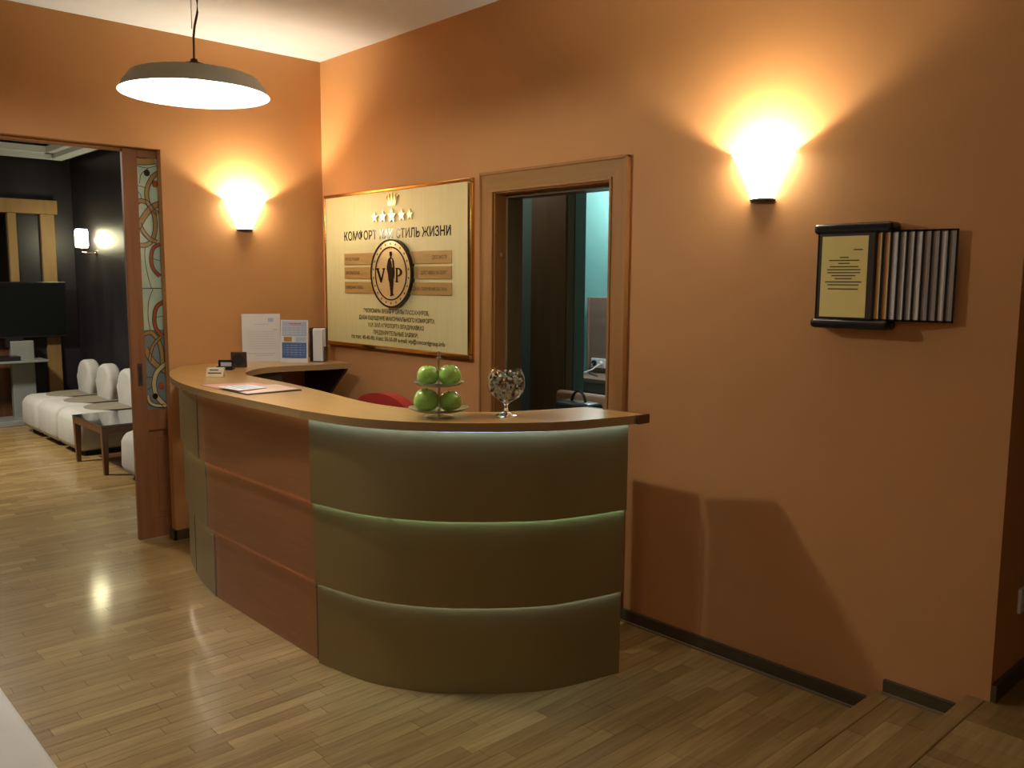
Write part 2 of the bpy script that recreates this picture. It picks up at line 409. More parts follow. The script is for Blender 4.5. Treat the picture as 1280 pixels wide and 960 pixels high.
# ------------------------------------------------------------------ doorway in the right wall
d = empty('door_1', (2.215, 0, 0), 'open doorway with a wide oak casing in the orange wall', 'doorway', kind='structure')
def casing_piece(name, pts, mat):
    bm = bm_new(); poly(bm, [(x, 0.0, z) for x, z in pts], (0, -0.022, 0)); obj(name, bm, mat, d)
casing_piece('casing', [(1.70, 0), (1.79, 0), (1.79, 2.13), (1.70, 2.22)], mCAS)
casing_piece('casing', [(2.64, 0), (2.73, 0), (2.73, 2.22), (2.64, 2.13)], mCAS)
casing_piece('casing', [(1.70, 2.22), (1.79, 2.13), (2.64, 2.13), (2.73, 2.22)], mCASH)
bm = bm_new(); bx(bm, 1.785, 1.80, -0.030, -0.01, 0, 2.13); bx(bm, 2.63, 2.645, -0.030, -0.01, 0, 2.13); bx(bm, 1.785, 2.645, -0.030, -0.01, 2.12, 2.137)
bx(bm, 2.722, 2.738, -0.030, 0, 0, 2.228); bx(bm, 1.692, 1.705, -0.030, 0, 0, 2.228); bx(bm, 1.692, 2.738, -0.030, 0, 2.215, 2.23)
obj('moulding', bevel(bm, 0.003, 1), mCAS, d)
bm = bm_new(); bx(bm, 1.79, 1.805, -0.01, T+0.02, 0, 2.13); bx(bm, 2.625, 2.64, -0.01, T+0.02, 0, 2.13); bx(bm, 1.79, 2.64, -0.01, T+0.02, 2.115, 2.13)
obj('jamb', bm, mCAS, d)
bm = bm_new(); bx(bm, 1.805, 1.822, 0.07, T+.022, 0, 2.115); bx(bm, 1.805, 2.625, 0.07, T+.022, 2.098, 2.115)
obj('door_stop', bm, mWARD, d)
box('strike_plate', (1.8045, 1.807, 0.025, 0.045, 1.78, 1.80), mCHROME, d)

# ------------------------------------------------------------------ office behind the doorway
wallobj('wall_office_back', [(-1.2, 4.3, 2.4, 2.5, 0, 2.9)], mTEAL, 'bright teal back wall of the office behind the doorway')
wallobj('wall_office_partition', [(-1.2, 1.46, 1.0, 1.10, 0, 2.9)], mTEALD, 'teal partition with its shade put into the colour, seen through the doorway')
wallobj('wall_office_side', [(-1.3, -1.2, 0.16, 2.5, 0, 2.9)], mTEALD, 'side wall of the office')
struct(box('ceiling_office', (-1.3, 4.3, T, 2.5, 2.9, 3.0), mCEIL), 'ceiling of the office', 'ceiling')
struct(box('floor_office', (-1.3, 4.3, 0.12, 2.5, -0.08, -0.002), mGROUT), 'floor of the office', 'floor')
bm = bm_new(); bx(bm, 1.12, 1.455, 0.93, 0.995, 0, 2.7)
wd = obj('wardrobe', bm, mWARD); tag(wd, 'tall dark brown panel wardrobe standing against the teal partition in the doorway', 'wardrobe')
bm = bm_new(); bx(bm, 1.13, 1.45, 0.918, 0.93, 0.06, 2.68); obj('wardrobe_door', bevel(bm, .003, 1), mWARD, wd)
bm = bm_new(); bx(bm, 0.36, 1.1, 2.36, 2.40, 0.88, 1.51); bx(bm, 0.355, 0.375, 2.34, 2.36, 0.88, 1.51)
dk = obj('desk_back_panel', bevel(bm, .003, 1), mDESK); tag(dk, 'brown laminate back panel behind the office desk', 'panel')
dk2 = empty('desk', (0.7, 2.2, 0), 'laminate office desk with an open shelf seen through the doorway', 'desk')
box('desk_top', (0.37, 1.3, 1.98, 2.36, 0.835, 0.87), mDESK, dk2, 0.003)
box('side_panel', (0.38, 0.41, 2.0, 2.36, 0.0, 0.835), mDESK, dk2)
box('side_panel', (1.25, 1.28, 2.0, 2.36, 0.0, 0.835), mDESK, dk2)
box('modesty_panel', (0.41, 1.25, 2.32, 2.34, 0.2, 0.72), mINNER, dk2)
box('drawer_front', (0.41, 1.25, 2.0, 2.02, 0.76, 0.835), mDESK, dk2)
so = empty('double_socket', (0.485, 2.36, 0.955), 'white double socket on the brown panel seen through the doorway', 'socket')
box('socket_plate', (0.41, 0.565, 2.345, 2.36, 0.915, 0.995), mWPL, so, 0.004)
bm = bm_new(); lathe(bm, [(0.0, -0.001), (0.024, 0), (0.024, -0.018), (0.0, -0.02)], (0.452, 2.344, 0.955), 16, axis='Y'); obj('black_plug', bm, mBLK, so)
bm = bm_new(); lathe(bm, [(0.0, -0.001), (0.020, 0), (0.018, -0.022), (0.0, -0.024)], (0.525, 2.344, 0.955), 16, axis='Y'); obj('white_plug', bm, mWPL, so)
bm = bm_new(); tube(bm, [(0.525, 2.322, 0.95), (0.51, 2.25, 0.91), (0.47, 2.2, 0.885), (0.42, 2.15, 0.88), (0.385, 2.1, 0.86), (0.36, 2.05, 0.80), (0.36, 2.0, 0.6)], 0.006)
tag(obj('white_power_cord', bm, mWPL), 'white cord curving from the office socket over the desk edge', 'cord')
bm = bm_new(); tube(bm, [(0.452, 2.322, 0.95), (0.46, 2.26, 0.90), (0.52, 2.2, 0.878), (0.60, 2.15, 0.878), (0.70, 2.1, 0.878)], 0.005)
tag(obj('black_power_cord', bm, mBLK), 'black cord lying on the office desk below the socket', 'cord')
ch = empty('visitor_chair', (1.85, .62, 0), 'beige padded chair in the office with a black handbag on it', 'chair')
bm = bm_new(); bx(bm, 1.62, 2.10, .66, .72, 0.60, 0.975); obj('backrest', bevel(bm, .025, 3), mBEIGE, ch)
bm = bm_new(); bx(bm, 1.62, 2.10, .26, .655, 0.50, 0.57); obj('seat', bevel(bm, .025, 3), mBEIGE, ch)
for lx in (1.64, 2.08):
    for ly in (.28, .69):
        bm = bm_new(); tube(bm, [(lx, ly, 0), (lx, ly, 0.65 if ly > .5 else 0.52)], 0.012); obj('leg', bm, mCHROME, ch)
bg = empty('handbag', (1.92, .45, 0.57), 'black leather handbag with a looped handle on the office chair', 'bag')
bm = bm_new(); bx(bm, 1.84, 2.12, .42, .56, 0.572, 0.955); bevel(bm, .03, 3); obj('bag_body', bm, mBAG, bg, smooth=True)
bm = bm_new(); tube(bm, [(1.98+0.055*math.cos(a), .49, 0.94+0.075*math.sin(a)) for a in [PI*k/12 for k in range(13)]], 0.008); obj('handle', bm, mBAG, bg)

# ------------------------------------------------------------------ gold sign board
sg = empty('sign_board', (0.85, 0, 1.21), 'large gold information board with a crown, stars and an oval badge on the orange wall', 'sign')
YB = -0.03
bm = bm_new()
poly(bm, [(0.07, 0, 1.20), (1.625, 0, 1.20), (1.625, 0, 2.215), (0.07, 0, 2.215)], (0, -0.012, 0)); obj('back_plate', bm, mGOLD, sg)
bm = bm_new(); f = 0.028
for a, b_ in (((0.07, 1.20), (1.625, 1.20+f)), ((0.07, 2.215-f*.8), (1.625, 2.215)), ((0.07, 1.2+f), (0.07+f*.6, 2.215-f*.8)), ((1.625-f, 1.2+f), (1.625, 2.215-f*.8))):
    bx(bm, a[0], b_[0], -0.034, -0.012, a[1], b_[1])
obj('frame', bevel(bm, 0.006, 2), mGOLD, sg)
box('board', (0.088, 1.597, YB, -0.012, 1.228, 2.193), mPANEL, sg)
def fit(s, x0, x1, z0, z1, mat=mINK, bold=0.0, par=sg, y=YB): return text_obj('lettering', s, x0, x1, z0, z1, y, mat, par, bold)
fit('КОМФОРТ', 0.32, 0.70, 1.905, 1.962, bold=0.018); fit('КАК', 0.735, 0.88, 1.905, 1.962, bold=0.018)
fit('СТИЛЬ', 0.91, 1.155, 1.905, 1.962, bold=0.018); fit('ЖИЗНИ', 1.175, 1.45, 1.905, 1.962, bold=0.018)
for (xl, xr, zb, zt, sl, sr, wl, wr) in ((0.325, 1.46, 1.745, 1.82, 'РЕГИСТРАЦИЯ', 'ДОСМОТР', 0.165, 0.14), (0.325, 1.46, 1.655, 1.73, 'ОФОРМЛЕНИЕ', 'ДОСТАВКА НА БОРТ', 0.17, 0.25), (0.325, 1.46, 1.56, 1.635, 'ОЖИДАНИЕ РЕЙСА', 'СДАЧА, ПОЛУЧЕНИЕ БАГАЖА', 0.21, 0.345)):
    p = box('plaque_bar', (xl, xr, YB-0.008, YB, zb, zt), mBRONZE, sg, 0.002, 1)
    zc = (zb+zt)/2
    for s, a, b_ in ((sl, xl+0.018, xl+0.018+wl), (sr, xr-0.035-wr, xr-0.035)):
        t = fit(s, a, b_, zc-0.010, zc+0.010, mINK2, 0.012, sg, YB-0.008)
for s, a, b_, z in (('ЭКОНОМИМ ВРЕМЯ И СИЛЫ ПАССАЖИРОВ,', 0.54, 1.24, 1.438), ('ДАЕМ ОЩУЩЕНИЕ МАКСИМАЛЬНОГО КОМФОРТА', 0.485, 1.295, 1.392), ('V.I.P. ЗАЛ АЭРОПОРТА ВЛАДИКАВКАЗ', 0.59, 1.19, 1.347), ('ПРЕДВАРИТЕЛЬНЫЕ ЗАЯВКИ:', 0.65, 1.13, 1.300), ('по тел. 40-40-90, факс 50-50-09 e-mail: vip@concordgroup.info', 0.39, 1.395, 1.262)):
    fit(s, a, b_, z, z+0.026, mINK2, 0.028)
def star(bm, cx, cz, R_, y0, y1, k=5):
    pts = []
    for i in range(2*k):
        rr = R_ if i % 2 == 0 else R_*0.42; a = PI/2 + PI*i/k
        pts.append((cx+rr*math.cos(a), y0, cz+rr*math.sin(a)))
    poly(bm, pts, (0, y1-y0, 0))
for cx, R_ in ((0.693, .033), (0.783, .038), (0.88, .045), (0.983, .038), (1.067, .033)):
    bm = bm_new(); star(bm, cx, 2.04, R_, YB, YB-0.010); obj('star', bm, mGOLDB, sg)
bm = bm_new()
poly(bm, [(.842, YB, 2.105), (.918, YB, 2.105), (.928, YB, 2.137), (.940, YB, 2.158), (.921, YB, 2.128), (.912, YB, 2.168), (.896, YB, 2.126), (.88, YB, 2.175), (.864, YB, 2.126), (.848, YB, 2.168), (.839, YB, 2.128), (.820, YB, 2.158), (.832, YB, 2.137)], (0, -0.010, 0))
for px_, pz in ((.940, 2.163), (.912, 2.172), (.88, 2.180), (.848, 2.172), (.820, 2.163)):
    lathe(bm, [(0, -.010), (.0045, -.010), (.0045, 0), (0, 0)], (px_, YB, pz), 8, axis='Y')
obj('crown', bm, mGOLDB, sg)
OX, OZ = 0.885, 1.687
def oval(bm, rx, rz, y0, y1, n=56):
    poly(bm, [(OX+rx*math.cos(2*PI*i/n), y0, OZ+rz*math.sin(2*PI*i/n)) for i in range(n)], (0, y1-y0, 0))
def ovring(bm, rx, rz, w_, y0, y1, n=56):
    A = []
    for i in range(n):
        a = 2*PI*i/n; c, s = math.cos(a), math.sin(a)
        A.append([bm.verts.new((OX+(rx-k*w_)*c, y, OZ+(rz-k*w_)*s)) for k, y in ((0, y0), (0, y1), (1, y1), (1, y0))])
    for i in range(n):
        P, Q = A[i], A[(i+1) % n]
        for k in range(4): bm.faces.new((P[k], Q[k], Q[(k+1)%4], P[(k+1)%4]))
bm = bm_new(); oval(bm, .212, .205, YB, YB-0.024); bd = obj('oval_badge', bm, mGOLDB, sg)
bm = bm_new(); ovring(bm, .220, .212, .011, YB, YB-0.028); obj('outer_rim', bm, mINK, bd)
bm = bm_new(); ovring(bm, .170, .166, .008, YB-0.022, YB-0.027); obj('inner_rim', bm, mINK, bd)
bm = bm_new()
for i in range(22):
    a = 2*PI*i/22 + PI/2; star(bm, OX+.189*math.cos(a), OZ+.184*math.sin(a), .009, YB-0.024, YB-0.0255)
tag(obj('badge_stars', bm, mINK2, bd), kind='stuff')
def flat(name, pts, mat, y=YB-0.024, th=0.002):
    bm = bm_new(); poly(bm, [(x, y, z) for x, z in pts], (0, -th, 0)); return obj(name, bm, mat, bd)
mx_ = 0.888
man = [(-.013,.141),(.010,.143),(.014,.134),(.013,.118),(.006,.110),(.007,.104),(.026,.094),(.034,.080),(.040,.040),(.041,.0),(.036,-.030),(.028,-.034),(.026,-.070),(.020,-.120),(.022,-.132),(.034,-.140),(.026,-.143),(.012,-.139),(.010,-.146),(-.002,-.149),(-.008,-.143),(-.006,-.125),(-.018,-.060),(-.028,-.040),(-.032,-.005),(-.046,.030),(-.044,.050),(-.032,.085),(-.026,.095),(-.008,.104),(-.007,.111),(-.012,.122)]
flat('man_figure', [(mx_+x*.95, OZ+z*.95) for x, z in man], mINK)
bm = bm_new(); poly(bm, [(mx_+.0, YB-.0262, OZ+.090), (mx_+.016, YB-.0262, OZ+.088), (mx_+.024, YB-.0262, OZ+.040), (mx_+.018, YB-.0262, OZ+.036), (mx_+.014, YB-.0262, OZ+.060)], (0, -.0008, 0)); obj('shirt_front', bm, mGOLDB, bd)
flat('letter', [(x, OZ+z) for x, z in ((.722,.034),(.762,.034),(.762,.027),(.755,.026),(.783,-.030),(.806,.026),(.796,.027),(.796,.034),(.826,.034),(.826,.027),(.819,.026),(.787,-.056),(.774,-.056),(.732,.026),(.722,.027))], mINK)
bm = bm_new()
poly(bm, [(x, YB-.024, OZ+z) for x, z in ((.944,.036),(.962,.036),(.962,.030),(.958,.029),(.958,-.045),(.966,-.047),(.966,-.054),(.936,-.054),(.936,-.047),(.942,-.045),(.942,.029),(.936,.030),(.936,.036))], (0, -.002, 0))
n = 12
outer = [(.958+.048*math.sin(PI*i/n)*1.0, .036-.044*(1-math.cos(PI*i/n))/2*1.25) for i in range(n+1)]
inner = [(.958+.024*math.sin(PI*i/n), .029-.032*(1-math.cos(PI*i/n))/2*1.25) for i in range(n+1)]
poly(bm, [(x, YB-.024, OZ+z) for x, z in outer + inner[::-1]], (0, -.002, 0))
obj('letter', bm, mINK, bd)

# ------------------------------------------------------------------ reception counter
def catmull(P, n=6):
    out = []
    for i in range(len(P)-1):
        p0 = Vector(P[max(i-1,0)]); p1 = Vector(P[i]); p2 = Vector(P[i+1]); p3 = Vector(P[min(i+2, len(P)-1)])
        for k in range(n):
            t = k/n
            out.append(0.5*((2*p1)+(-p0+p2)*t+(2*p0-5*p1+4*p2-p3)*t*t+(-p0+3*p1-3*p2+p3)*t**3))
    out.append(Vector(P[-1])); return out
def offset(C_, d_):
    out = []
    for i, p in enumerate(C_):
        t = (C_[min(i+1, len(C_)-1)] - C_[max(i-1, 0)]).normalized(); nrm = Vector((t.y, -t.x))   # right of travel = outward
        out.append(p + nrm*d_)
    return out
ct = empty('reception_counter', (1.6, -0.9, 0), 'curved reception counter with olive and cherry panels in three glowing tiers', 'counter')
Lc = catmull([(0.04,-1.0),(.3,-1.15),(.5,-1.225),(.68,-1.275),(.90,-1.325),(1.12,-1.355)])
Mc = catmull([(1.12,-1.355),(1.65,-1.355),(2.18,-1.35)], 5)
Rc = catmull([(2.18,-1.365),(2.45,-1.315),(2.62,-1.24),(2.78,-1.125),(2.95,-.93),(3.05,-.755),(3.125,-.465)])
def strip(bm, C_, d0, d1, z0, z1):
    A = offset(C_, d0); B = offset(C_, d1); prev = None
    for p, q in zip(A, B):
        cur = [bm.verts.new((p.x, p.y, z0)), bm.verts.new((q.x, q.y, z0)), bm.verts.new((q.x, q.y, z1)), bm.verts.new((p.x, p.y, z1))]
        if prev:
            for k in range(4):
                f_ = bm.faces.new((prev[k], cur[k], cur[(k+1)%4], prev[(k+1)%4])); f_.smooth = k in (1, 3)
        else: bm.faces.new(cur)
        prev = cur
    bm.faces.new(prev)
def split_at(C_, kx):
    """cut a polyline that runs towards +x where it crosses x = kx"""
    for i in range(len(C_)-1):
        if C_[i].x <= kx <= C_[i+1].x:
            p = C_[i].lerp(C_[i+1], (kx-C_[i].x)/(C_[i+1].x-C_[i].x)); return C_[:i+1]+[p], [p]+C_[i+1:]
LM = Lc[:-1] + Mc
# (offset of the face, bottom, visible top, hidden top, kink, gap light height)
tiers = [(-0.012, 0.0, 0.374, 1.118), (0.002, 0.362, 0.728, 1.065), (0.016, 0.716, 1.0745, 1.00)]
LEDS = [((mLEDE, mLEDW)), ((mLEDE, mLEDG)), ((mLEDD, mLEDB))]
for k, (dd, z0, z1, kx) in enumerate(tiers):
    Lk, Mk = split_at(LM, kx)
    for C_, mt, nm in ((Lk, mOLIVE, 'olive'), (Mk, mCHERRY, 'cherry'), (Rc, mOLIVE, 'olive')):
        bm = bm_new(); strip(bm, C_, dd-0.005, dd, z0, z1); p = obj('front_panel', bm, mt, ct)
        p['label'] = nm + ' laminate panel'
    bm = bm_new(); strip(bm, Lk[-2:], dd, dd+.003, z0, min(z1, (.358, .712, 1.07)[k])); v_ = [v for v in bm.verts]; bm.free()
    t = (Lk[-1]-Lk[-2]).normalized(); q = offset(Lk, dd+.0015)[-1]
    bm = bm_new(); bx(bm, q.x-.003, q.x+.002, q.y-.002, q.y+.0015, z0, (.358, .712, 1.07)[k]); obj('edge_strip', bm, mSTAND, ct)
    w0, w1, zl = ((0.001, 0.006, z1) if k < 2 else (0.011, 0.016, z1))
    for C_, mt in ((LM, LEDS[k][0]), (Rc, LEDS[k][1])):
        bm = bm_new(); strip(bm, C_, dd+w0, dd+w1, zl-(0.0035 if k < 2 else 0.001), zl); obj('led_strip', bm, mt, ct)
whole = Lc[:-1] + Mc[:-1] + Rc
bm = bm_new(); strip(bm, whole, -0.05, -0.0185, 0.0, 1.07)
obj('carcass', bm, mINNER, ct)
front = [(0.003,-1.0),(.28,-1.19),(.5,-1.29),(.78,-1.37),(1.04,-1.41),(1.33,-1.43),(1.64,-1.42),(1.91,-1.41),(2.16,-1.40)]
inner_ = [(2.87,-.44),(2.84,-.54),(2.80,-.66),(2.71,-.85),(2.55,-.99),(2.28,-1.06),(2.02,-1.06),(1.65,-1.015),(1.27,-.985),(.95,-.98),(.76,-.965),(.62,-.89),(.50,-.76),(.46,-.64),(.48,-.5),(.52,-.3),(.54,-.13)]
FC = offset(catmull(front, 4), 0.008) + offset(Rc, 0.040)[1:]; IC = catmull(inner_, 4)
ZT = 1.11; ZB = 1.075
ring = [(max(p.x, 0.003), p.y) for p in FC] + [(3.166,-.395)] + [(p.x, p.y) for p in IC] + [(0.003,-.13)]
bm = bm_new(); poly(bm, [(x, y, ZB) for x, y in ring], (0, 0, ZT-ZB))
for f_ in bm.faces:
    f_.normal_update()
    if abs(f_.normal.z) < .5: f_.material_index = 1
obj('worktop', bm, [mTOP, mEDGE], ct)
bm = bm_new(); poly(bm, [(3.1685,-.452,ZB-.001),(3.18,-.452,ZB-.001),(3.18,-.383,ZB-.001),(2.88,-.428,ZB-.001),(2.875,-.44,ZB-.001),(3.1665,-.395,ZB-.001)], (0,0,ZT-ZB+.002)); obj('end_cap', bm, mEND, ct)
# inner desk and the wing under the return
IC2 = offset(IC, 0.04)
bm = bm_new()
ws = [p for p in IC if p.x < 0.9 or p.y < -0.9]
strip(bm, [p for p in IC if p.x < 1.0 and p.y < -.55], -0.05, -0.03, 0.55, ZB); obj('wing_panel', bm, mINNER, ct)
bm = bm_new(); poly(bm, [(0.004, -.15, .62), (0.53, -.15, ZB-.008), (0.53, -.15, ZB), (0.004, -.15, ZB)], (0, -.02, 0)); obj('wing_bracket', bm, mINNER, ct)
bm = bm_new(); bx(bm, 0.7, 2.6, -1.27, -0.72, 0.72, 0.75); obj('inner_desk', bevel(bm, .004, 1), mTOP, ct)
box('inner_support', (0.7, 0.72, -1.27, -0.8, 0, 0.72), mINNER, ct); box('inner_support', (2.56, 2.58, -1.17, -0.8, 0, 0.72), mINNER, ct)
box('end_panel', (2.875, 3.10, -.475, -.455, 0, ZB), mCHERRY, ct)
gt = empty('shadow_gate', (2.8, -.30, .06), 'unseen low wooden gate behind the counter end, added for its shadow on the wall', 'gate')  # unseen gate, added and sized to cast a shadow on the wall
box('gate_panel', (2.64, 2.95, -.315, -.29, .06, 0.99), mCHERRY, gt, .004, 1)
bm = bm_new(); tube(bm, [(2.95, -.3025, .2), (2.97, -.3025, .2), (2.97, -.3025, .9)], .008); obj('hinge_rod', bm, mCHROME, gt)

# ------------------------------------------------------------------ things on the counter
# two-tier stand with apples
SX, SY = 2.67, -1.075
st = empty('tiered_stand', (SX, SY, ZT), 'two-tier glass and chrome stand carrying four green apples', 'stand')
bm = bm_new(); lathe(bm, [(0, 0), (.058, 0), (.058, .004), (.02, .009), (0, .009)], (SX, SY, ZT), 32); obj('base', bm, mCHROME, st)
bm = bm_new(); tube(bm, [(SX, SY, ZT+.005), (SX, SY, ZT+.235)], .0055, 10); obj('pole', bm, mCHROME, st)
bm = bm_new(); lathe(bm, [(0, .228), (.008, .228), (.009, .236), (.007, .238), (.007, .245), (.010, .248), (.010, .258), (0, .261)], (SX, SY, ZT), 16); obj('finial', bm, mCHROME, st)
for z_, r_ in ((.020, .121), (.122, .101)):
    bm = bm_new(); lathe(bm, [(.006, 0), (r_*.55, .001), (r_*.85, .007), (r_, .017), (r_, .0195), (r_*.83, .0105), (r_*.55, .0045), (.006, .0035)], (SX, SY, ZT+z_), 48)
    obj('plate', bm, mPLATE, st)
def make_apple():
    a = empty('green_apple', (0, 0, 0), '', 'apple', group='green apples on the tiered stand')
    prof = []
    for i in range(15):
        t = i/14; an = PI*t
        r = math.sin(an)**.85*.5*(1.0+.10*math.cos(an))
        z = -math.cos(an)*.43
        if t > .82: z -= .16*((t-.82)/.18)**1.6
        if t < .12: z += .06*((.12-t)/.12)
        prof.append((max(r, .0005), z))
    bm = bm_new(); lathe(bm, prof, (0, 0, 0), 28)
    for v in bm.verts:
        an = math.atan2(v.co.y, v.co.x); k = 1+.022*math.cos(5*an)*(1 if v.co.z < 0 else .6); v.co.x *= k; v.co.y *= k
    zmin = min(v.co.z for v in bm.verts)
    for v in bm.verts: v.co.z -= zmin
    objL('apple_skin', bm, mAPPLE, a)
    bm = bm_new(); tube(bm, [(0, 0, .62), (.01, 0, .72), (.035, 0, .82)], [.02, .014, .02], 6); objL('stem', bm, mSTEM, a)
    return a
RH = Vector((.68, .733, 0)); FH = Vector((-.733, .68, 0))
apples = [(-.044, .008, .1285, .086, (.06, .2), 'green apple on the upper plate, left of the pole'), (.042, .010, .1285, .090, (-.1, 2.2), 'green apple on the upper plate, right of the pole'),
          (-.050, -.012, .0265, .100, (.05, 1.1), 'large green apple on the lower plate, left of the pole'), (.051, .004, .0265, .088, (.55, -.8), 'darker green apple on the lower plate, right of the pole, stem showing')]
proto = make_apple()
for i, (u, v, z_, s, (tl, rz), lab) in enumerate(apples):
    a = proto if i == 0 else copy_tree(proto)
    p = Vector((SX, SY, ZT+z_)) + RH*u + FH*v; a.location = p; a.scale = (s, s, s*1.08); a.rotation_euler = (tl*.3, 0, rz); a['label'] = lab
# goblet
GX, GY = 2.83, -.86
bm = bm_new()
lathe(bm, [(.0, .001), (.046, .001), (.046, .003), (.012, .016), (.0075, .030), (.0075, .042), (.012, .052), (.030, .062), (.055, .078), (.072, .100), (.0775, .126), (.073, .158), (.059, .192), (.057, .192), (.071, .157), (.0755, .126), (.070, .101), (.053, .080), (.028, .066), (.0, .058)], (GX, GY, ZT), 48)
gb = obj('glass_goblet', bm, mGLASS); tag(gb, 'big clear glass goblet on a short stem standing on the counter end', 'goblet')
bm = bm_new(); rc = random.Random(5); n = 0
mats_c = [M('foil_silver', (.85, .85, .80), .3, .8), M('foil_dark', (.05, .06, .06), .3, .6), M('foil_green', (.10, .16, .09), .25, .8), M('foil_copper', (.50, .26, .10), .25, .8), M('foil_white', (.75, .77, .7), .35, .2)]
while n < 250:
    z = rc.uniform(.068, .176); IP = [(.062, .018), (.080, .053), (.101, .070), (.126, .0755), (.157, .071), (.192, .057)]
    R_ = next((a_[1]+(b_[1]-a_[1])*(z-a_[0])/(b_[0]-a_[0]) for a_, b_ in zip(IP, IP[1:]) if a_[0] <= z <= b_[0]), .05) - .0105
    a = rc.uniform(0, 2*PI); r = R_*rc.random()**.35
    mi = rc.choice((0, 0, 0, 1, 2, 2, 3, 4, 4)); c = Vector((GX+r*math.cos(a), GY+r*math.sin(a), ZT+z))
    ax = Vector((rc.uniform(-1,1), rc.uniform(-1,1), rc.uniform(-1,1))).normalized()
    tube(bm, [c-ax*.0085, c-ax*.005, c-ax*.004, c+ax*.004, c+ax*.005, c+ax*.0085], [.0055, .0018, .005, .005, .0018, .0055], 6, mi); n += 1
cd = obj('wrapped_candies', bm, mats_c); tag(cd, 'small foil wrapped sweets filling the glass goblet', 'sweets', kind='stuff')

# standing cards and papers on the left end
def leaning_sheet(name, pl, pr_, h, label, cat, lean=.12, curl=0.0, th=.0012, prints=()):
    """sheet whose foot runs pl -> pr_ on the worktop"""
    pl = Vector((pl[0], pl[1], ZT)); pr2 = Vector((pr_[0], pr_[1], ZT)); wv = (pr2-pl); W = wv.length; wv.normalize()
    nv = Vector((wv.y, -wv.x, 0)); bk = -nv
    e = empty(name, (pl+pr2)/2, label, cat)
    def P(u, v, dn=0): return pl + wv*(u*W) + Vector((0,0,1))*(v*h) + bk*(lean*h*v) + nv*(curl*math.sin(PI*u) + dn)
    def patch(nm, u0, u1, v0, v1, mat, dn, t_):
        bm = bm_new(); N = 6; prev = None
        for i in range(N+1):
            u = u0+(u1-u0)*i/N; cur = [bm.verts.new(P(u, v0, dn)), bm.verts.new(P(u, v1, dn)), bm.verts.new(P(u, v1, dn-t_)), bm.verts.new(P(u, v0, dn-t_))]
            if prev:
                for k in range(4): bm.faces.new((prev[k], cur[k], cur[(k+1)%4], prev[(k+1)%4]))
            else: bm.faces.new(cur)
            prev = cur
        bm.faces.new(prev); return obj(nm, bm, mat, e)
    patch('sheet', 0, 1, 0, 1, mPAPER, 0, th)
    for nm, u0, u1, v0, v1, mat in prints: patch(nm, u0, u1, v0, v1, mat, .0006, .0005)
    bm = bm_new(); q0 = P(.5, .45, -th-.001); q1 = P(.5, 0) + bk*(lean*h+.05)
    tube(bm, [q0, q1+Vector((0,0,.003))], .002, 6); obj('rear_strut', bm, mWPL, e)
    return e
leaning_sheet('paper_sheet', (.03, -.635), (.135, -.415), .312, 'white typed sheet standing upright at the back of the counter', 'paper', lean=.04,
    prints=[('print_line', .33, .70, .775, .785, mPRINT), ('print_emblem', .68, .82, .83, .91, mLBLUE), ('print_line', .80, .92, .66, .675, mPRINT), ('print_line', .15, .85, .16, .172, mPRINT), ('print_line', .33, .8, .12, .13, mPRINT)] +
    [('print_line', .16, .84, .62-.05*k, .626-.05*k, mPRINT) for k in range(8)])
leaning_sheet('leaflet', (.205, -.455), (.345, -.335), .275, 'blue and white printed leaflet standing right of the typed sheet', 'leaflet', lean=.06, curl=.008,
    prints=[('print_band', .05, .94, .10, .47, mBLUE), ('print_band', .05, .94, .62, .97, mLBLUE), ('print_title', .30, .75, .90, .925, mRED), ('print_photo', .12, .42, .49, .60, mSGA), ('print_photo', .56, .92, .49, .60, mLBLUE)] +
    [('print_line', .10, .88, .84-.055*k, .852-.055*k, mPAPER) for k in range(4)] + [('print_line', .12, .88, .40-.055*k, .41-.055*k, mLBLUE) for k in range(5)])
# brochure holder
bh = empty('brochure_holder', (.325, -.235, ZT), 'dark holder with a block of white leaflets near the gold board', 'holder')
bm = bm_new()
def rbx(bm, cx, cy, hx, hy, z0, z1, rz, mi=0):
    vs = bx(bm, cx-hx, cx+hx, cy-hy, cy+hy, z0, z1, rot=rz, mi=mi); return vs
RZ = .82
def loc2(u, v): return (.322 + .68*u - .733*v, -.243 + .733*u + .68*v)
c_ = loc2(0, 0); rbx(bm, c_[0], c_[1], .05, .045, ZT, ZT+.006, RZ)
c_ = loc2(-.047, .005); rbx(bm, c_[0], c_[1], .003, .045, ZT, ZT+.222, RZ)
c_ = loc2(.047, .005); rbx(bm, c_[0], c_[1], .003, .045, ZT, ZT+.10, RZ)
c_ = loc2(0, .046); rbx(bm, c_[0], c_[1], .05, .003, ZT, ZT+.222, RZ)
obj('holder_body', bm, mBROWN, bh)
bm = bm_new()
for k in range(6):
    c_ = loc2(.002+.002*(k % 2), .034-.013*k); rbx(bm, c_[0], c_[1], .039-.0015*k, .005, ZT+.006, ZT+.218-.002*k, RZ)
obj('leaflet_block', bm, mPAPER, bh)
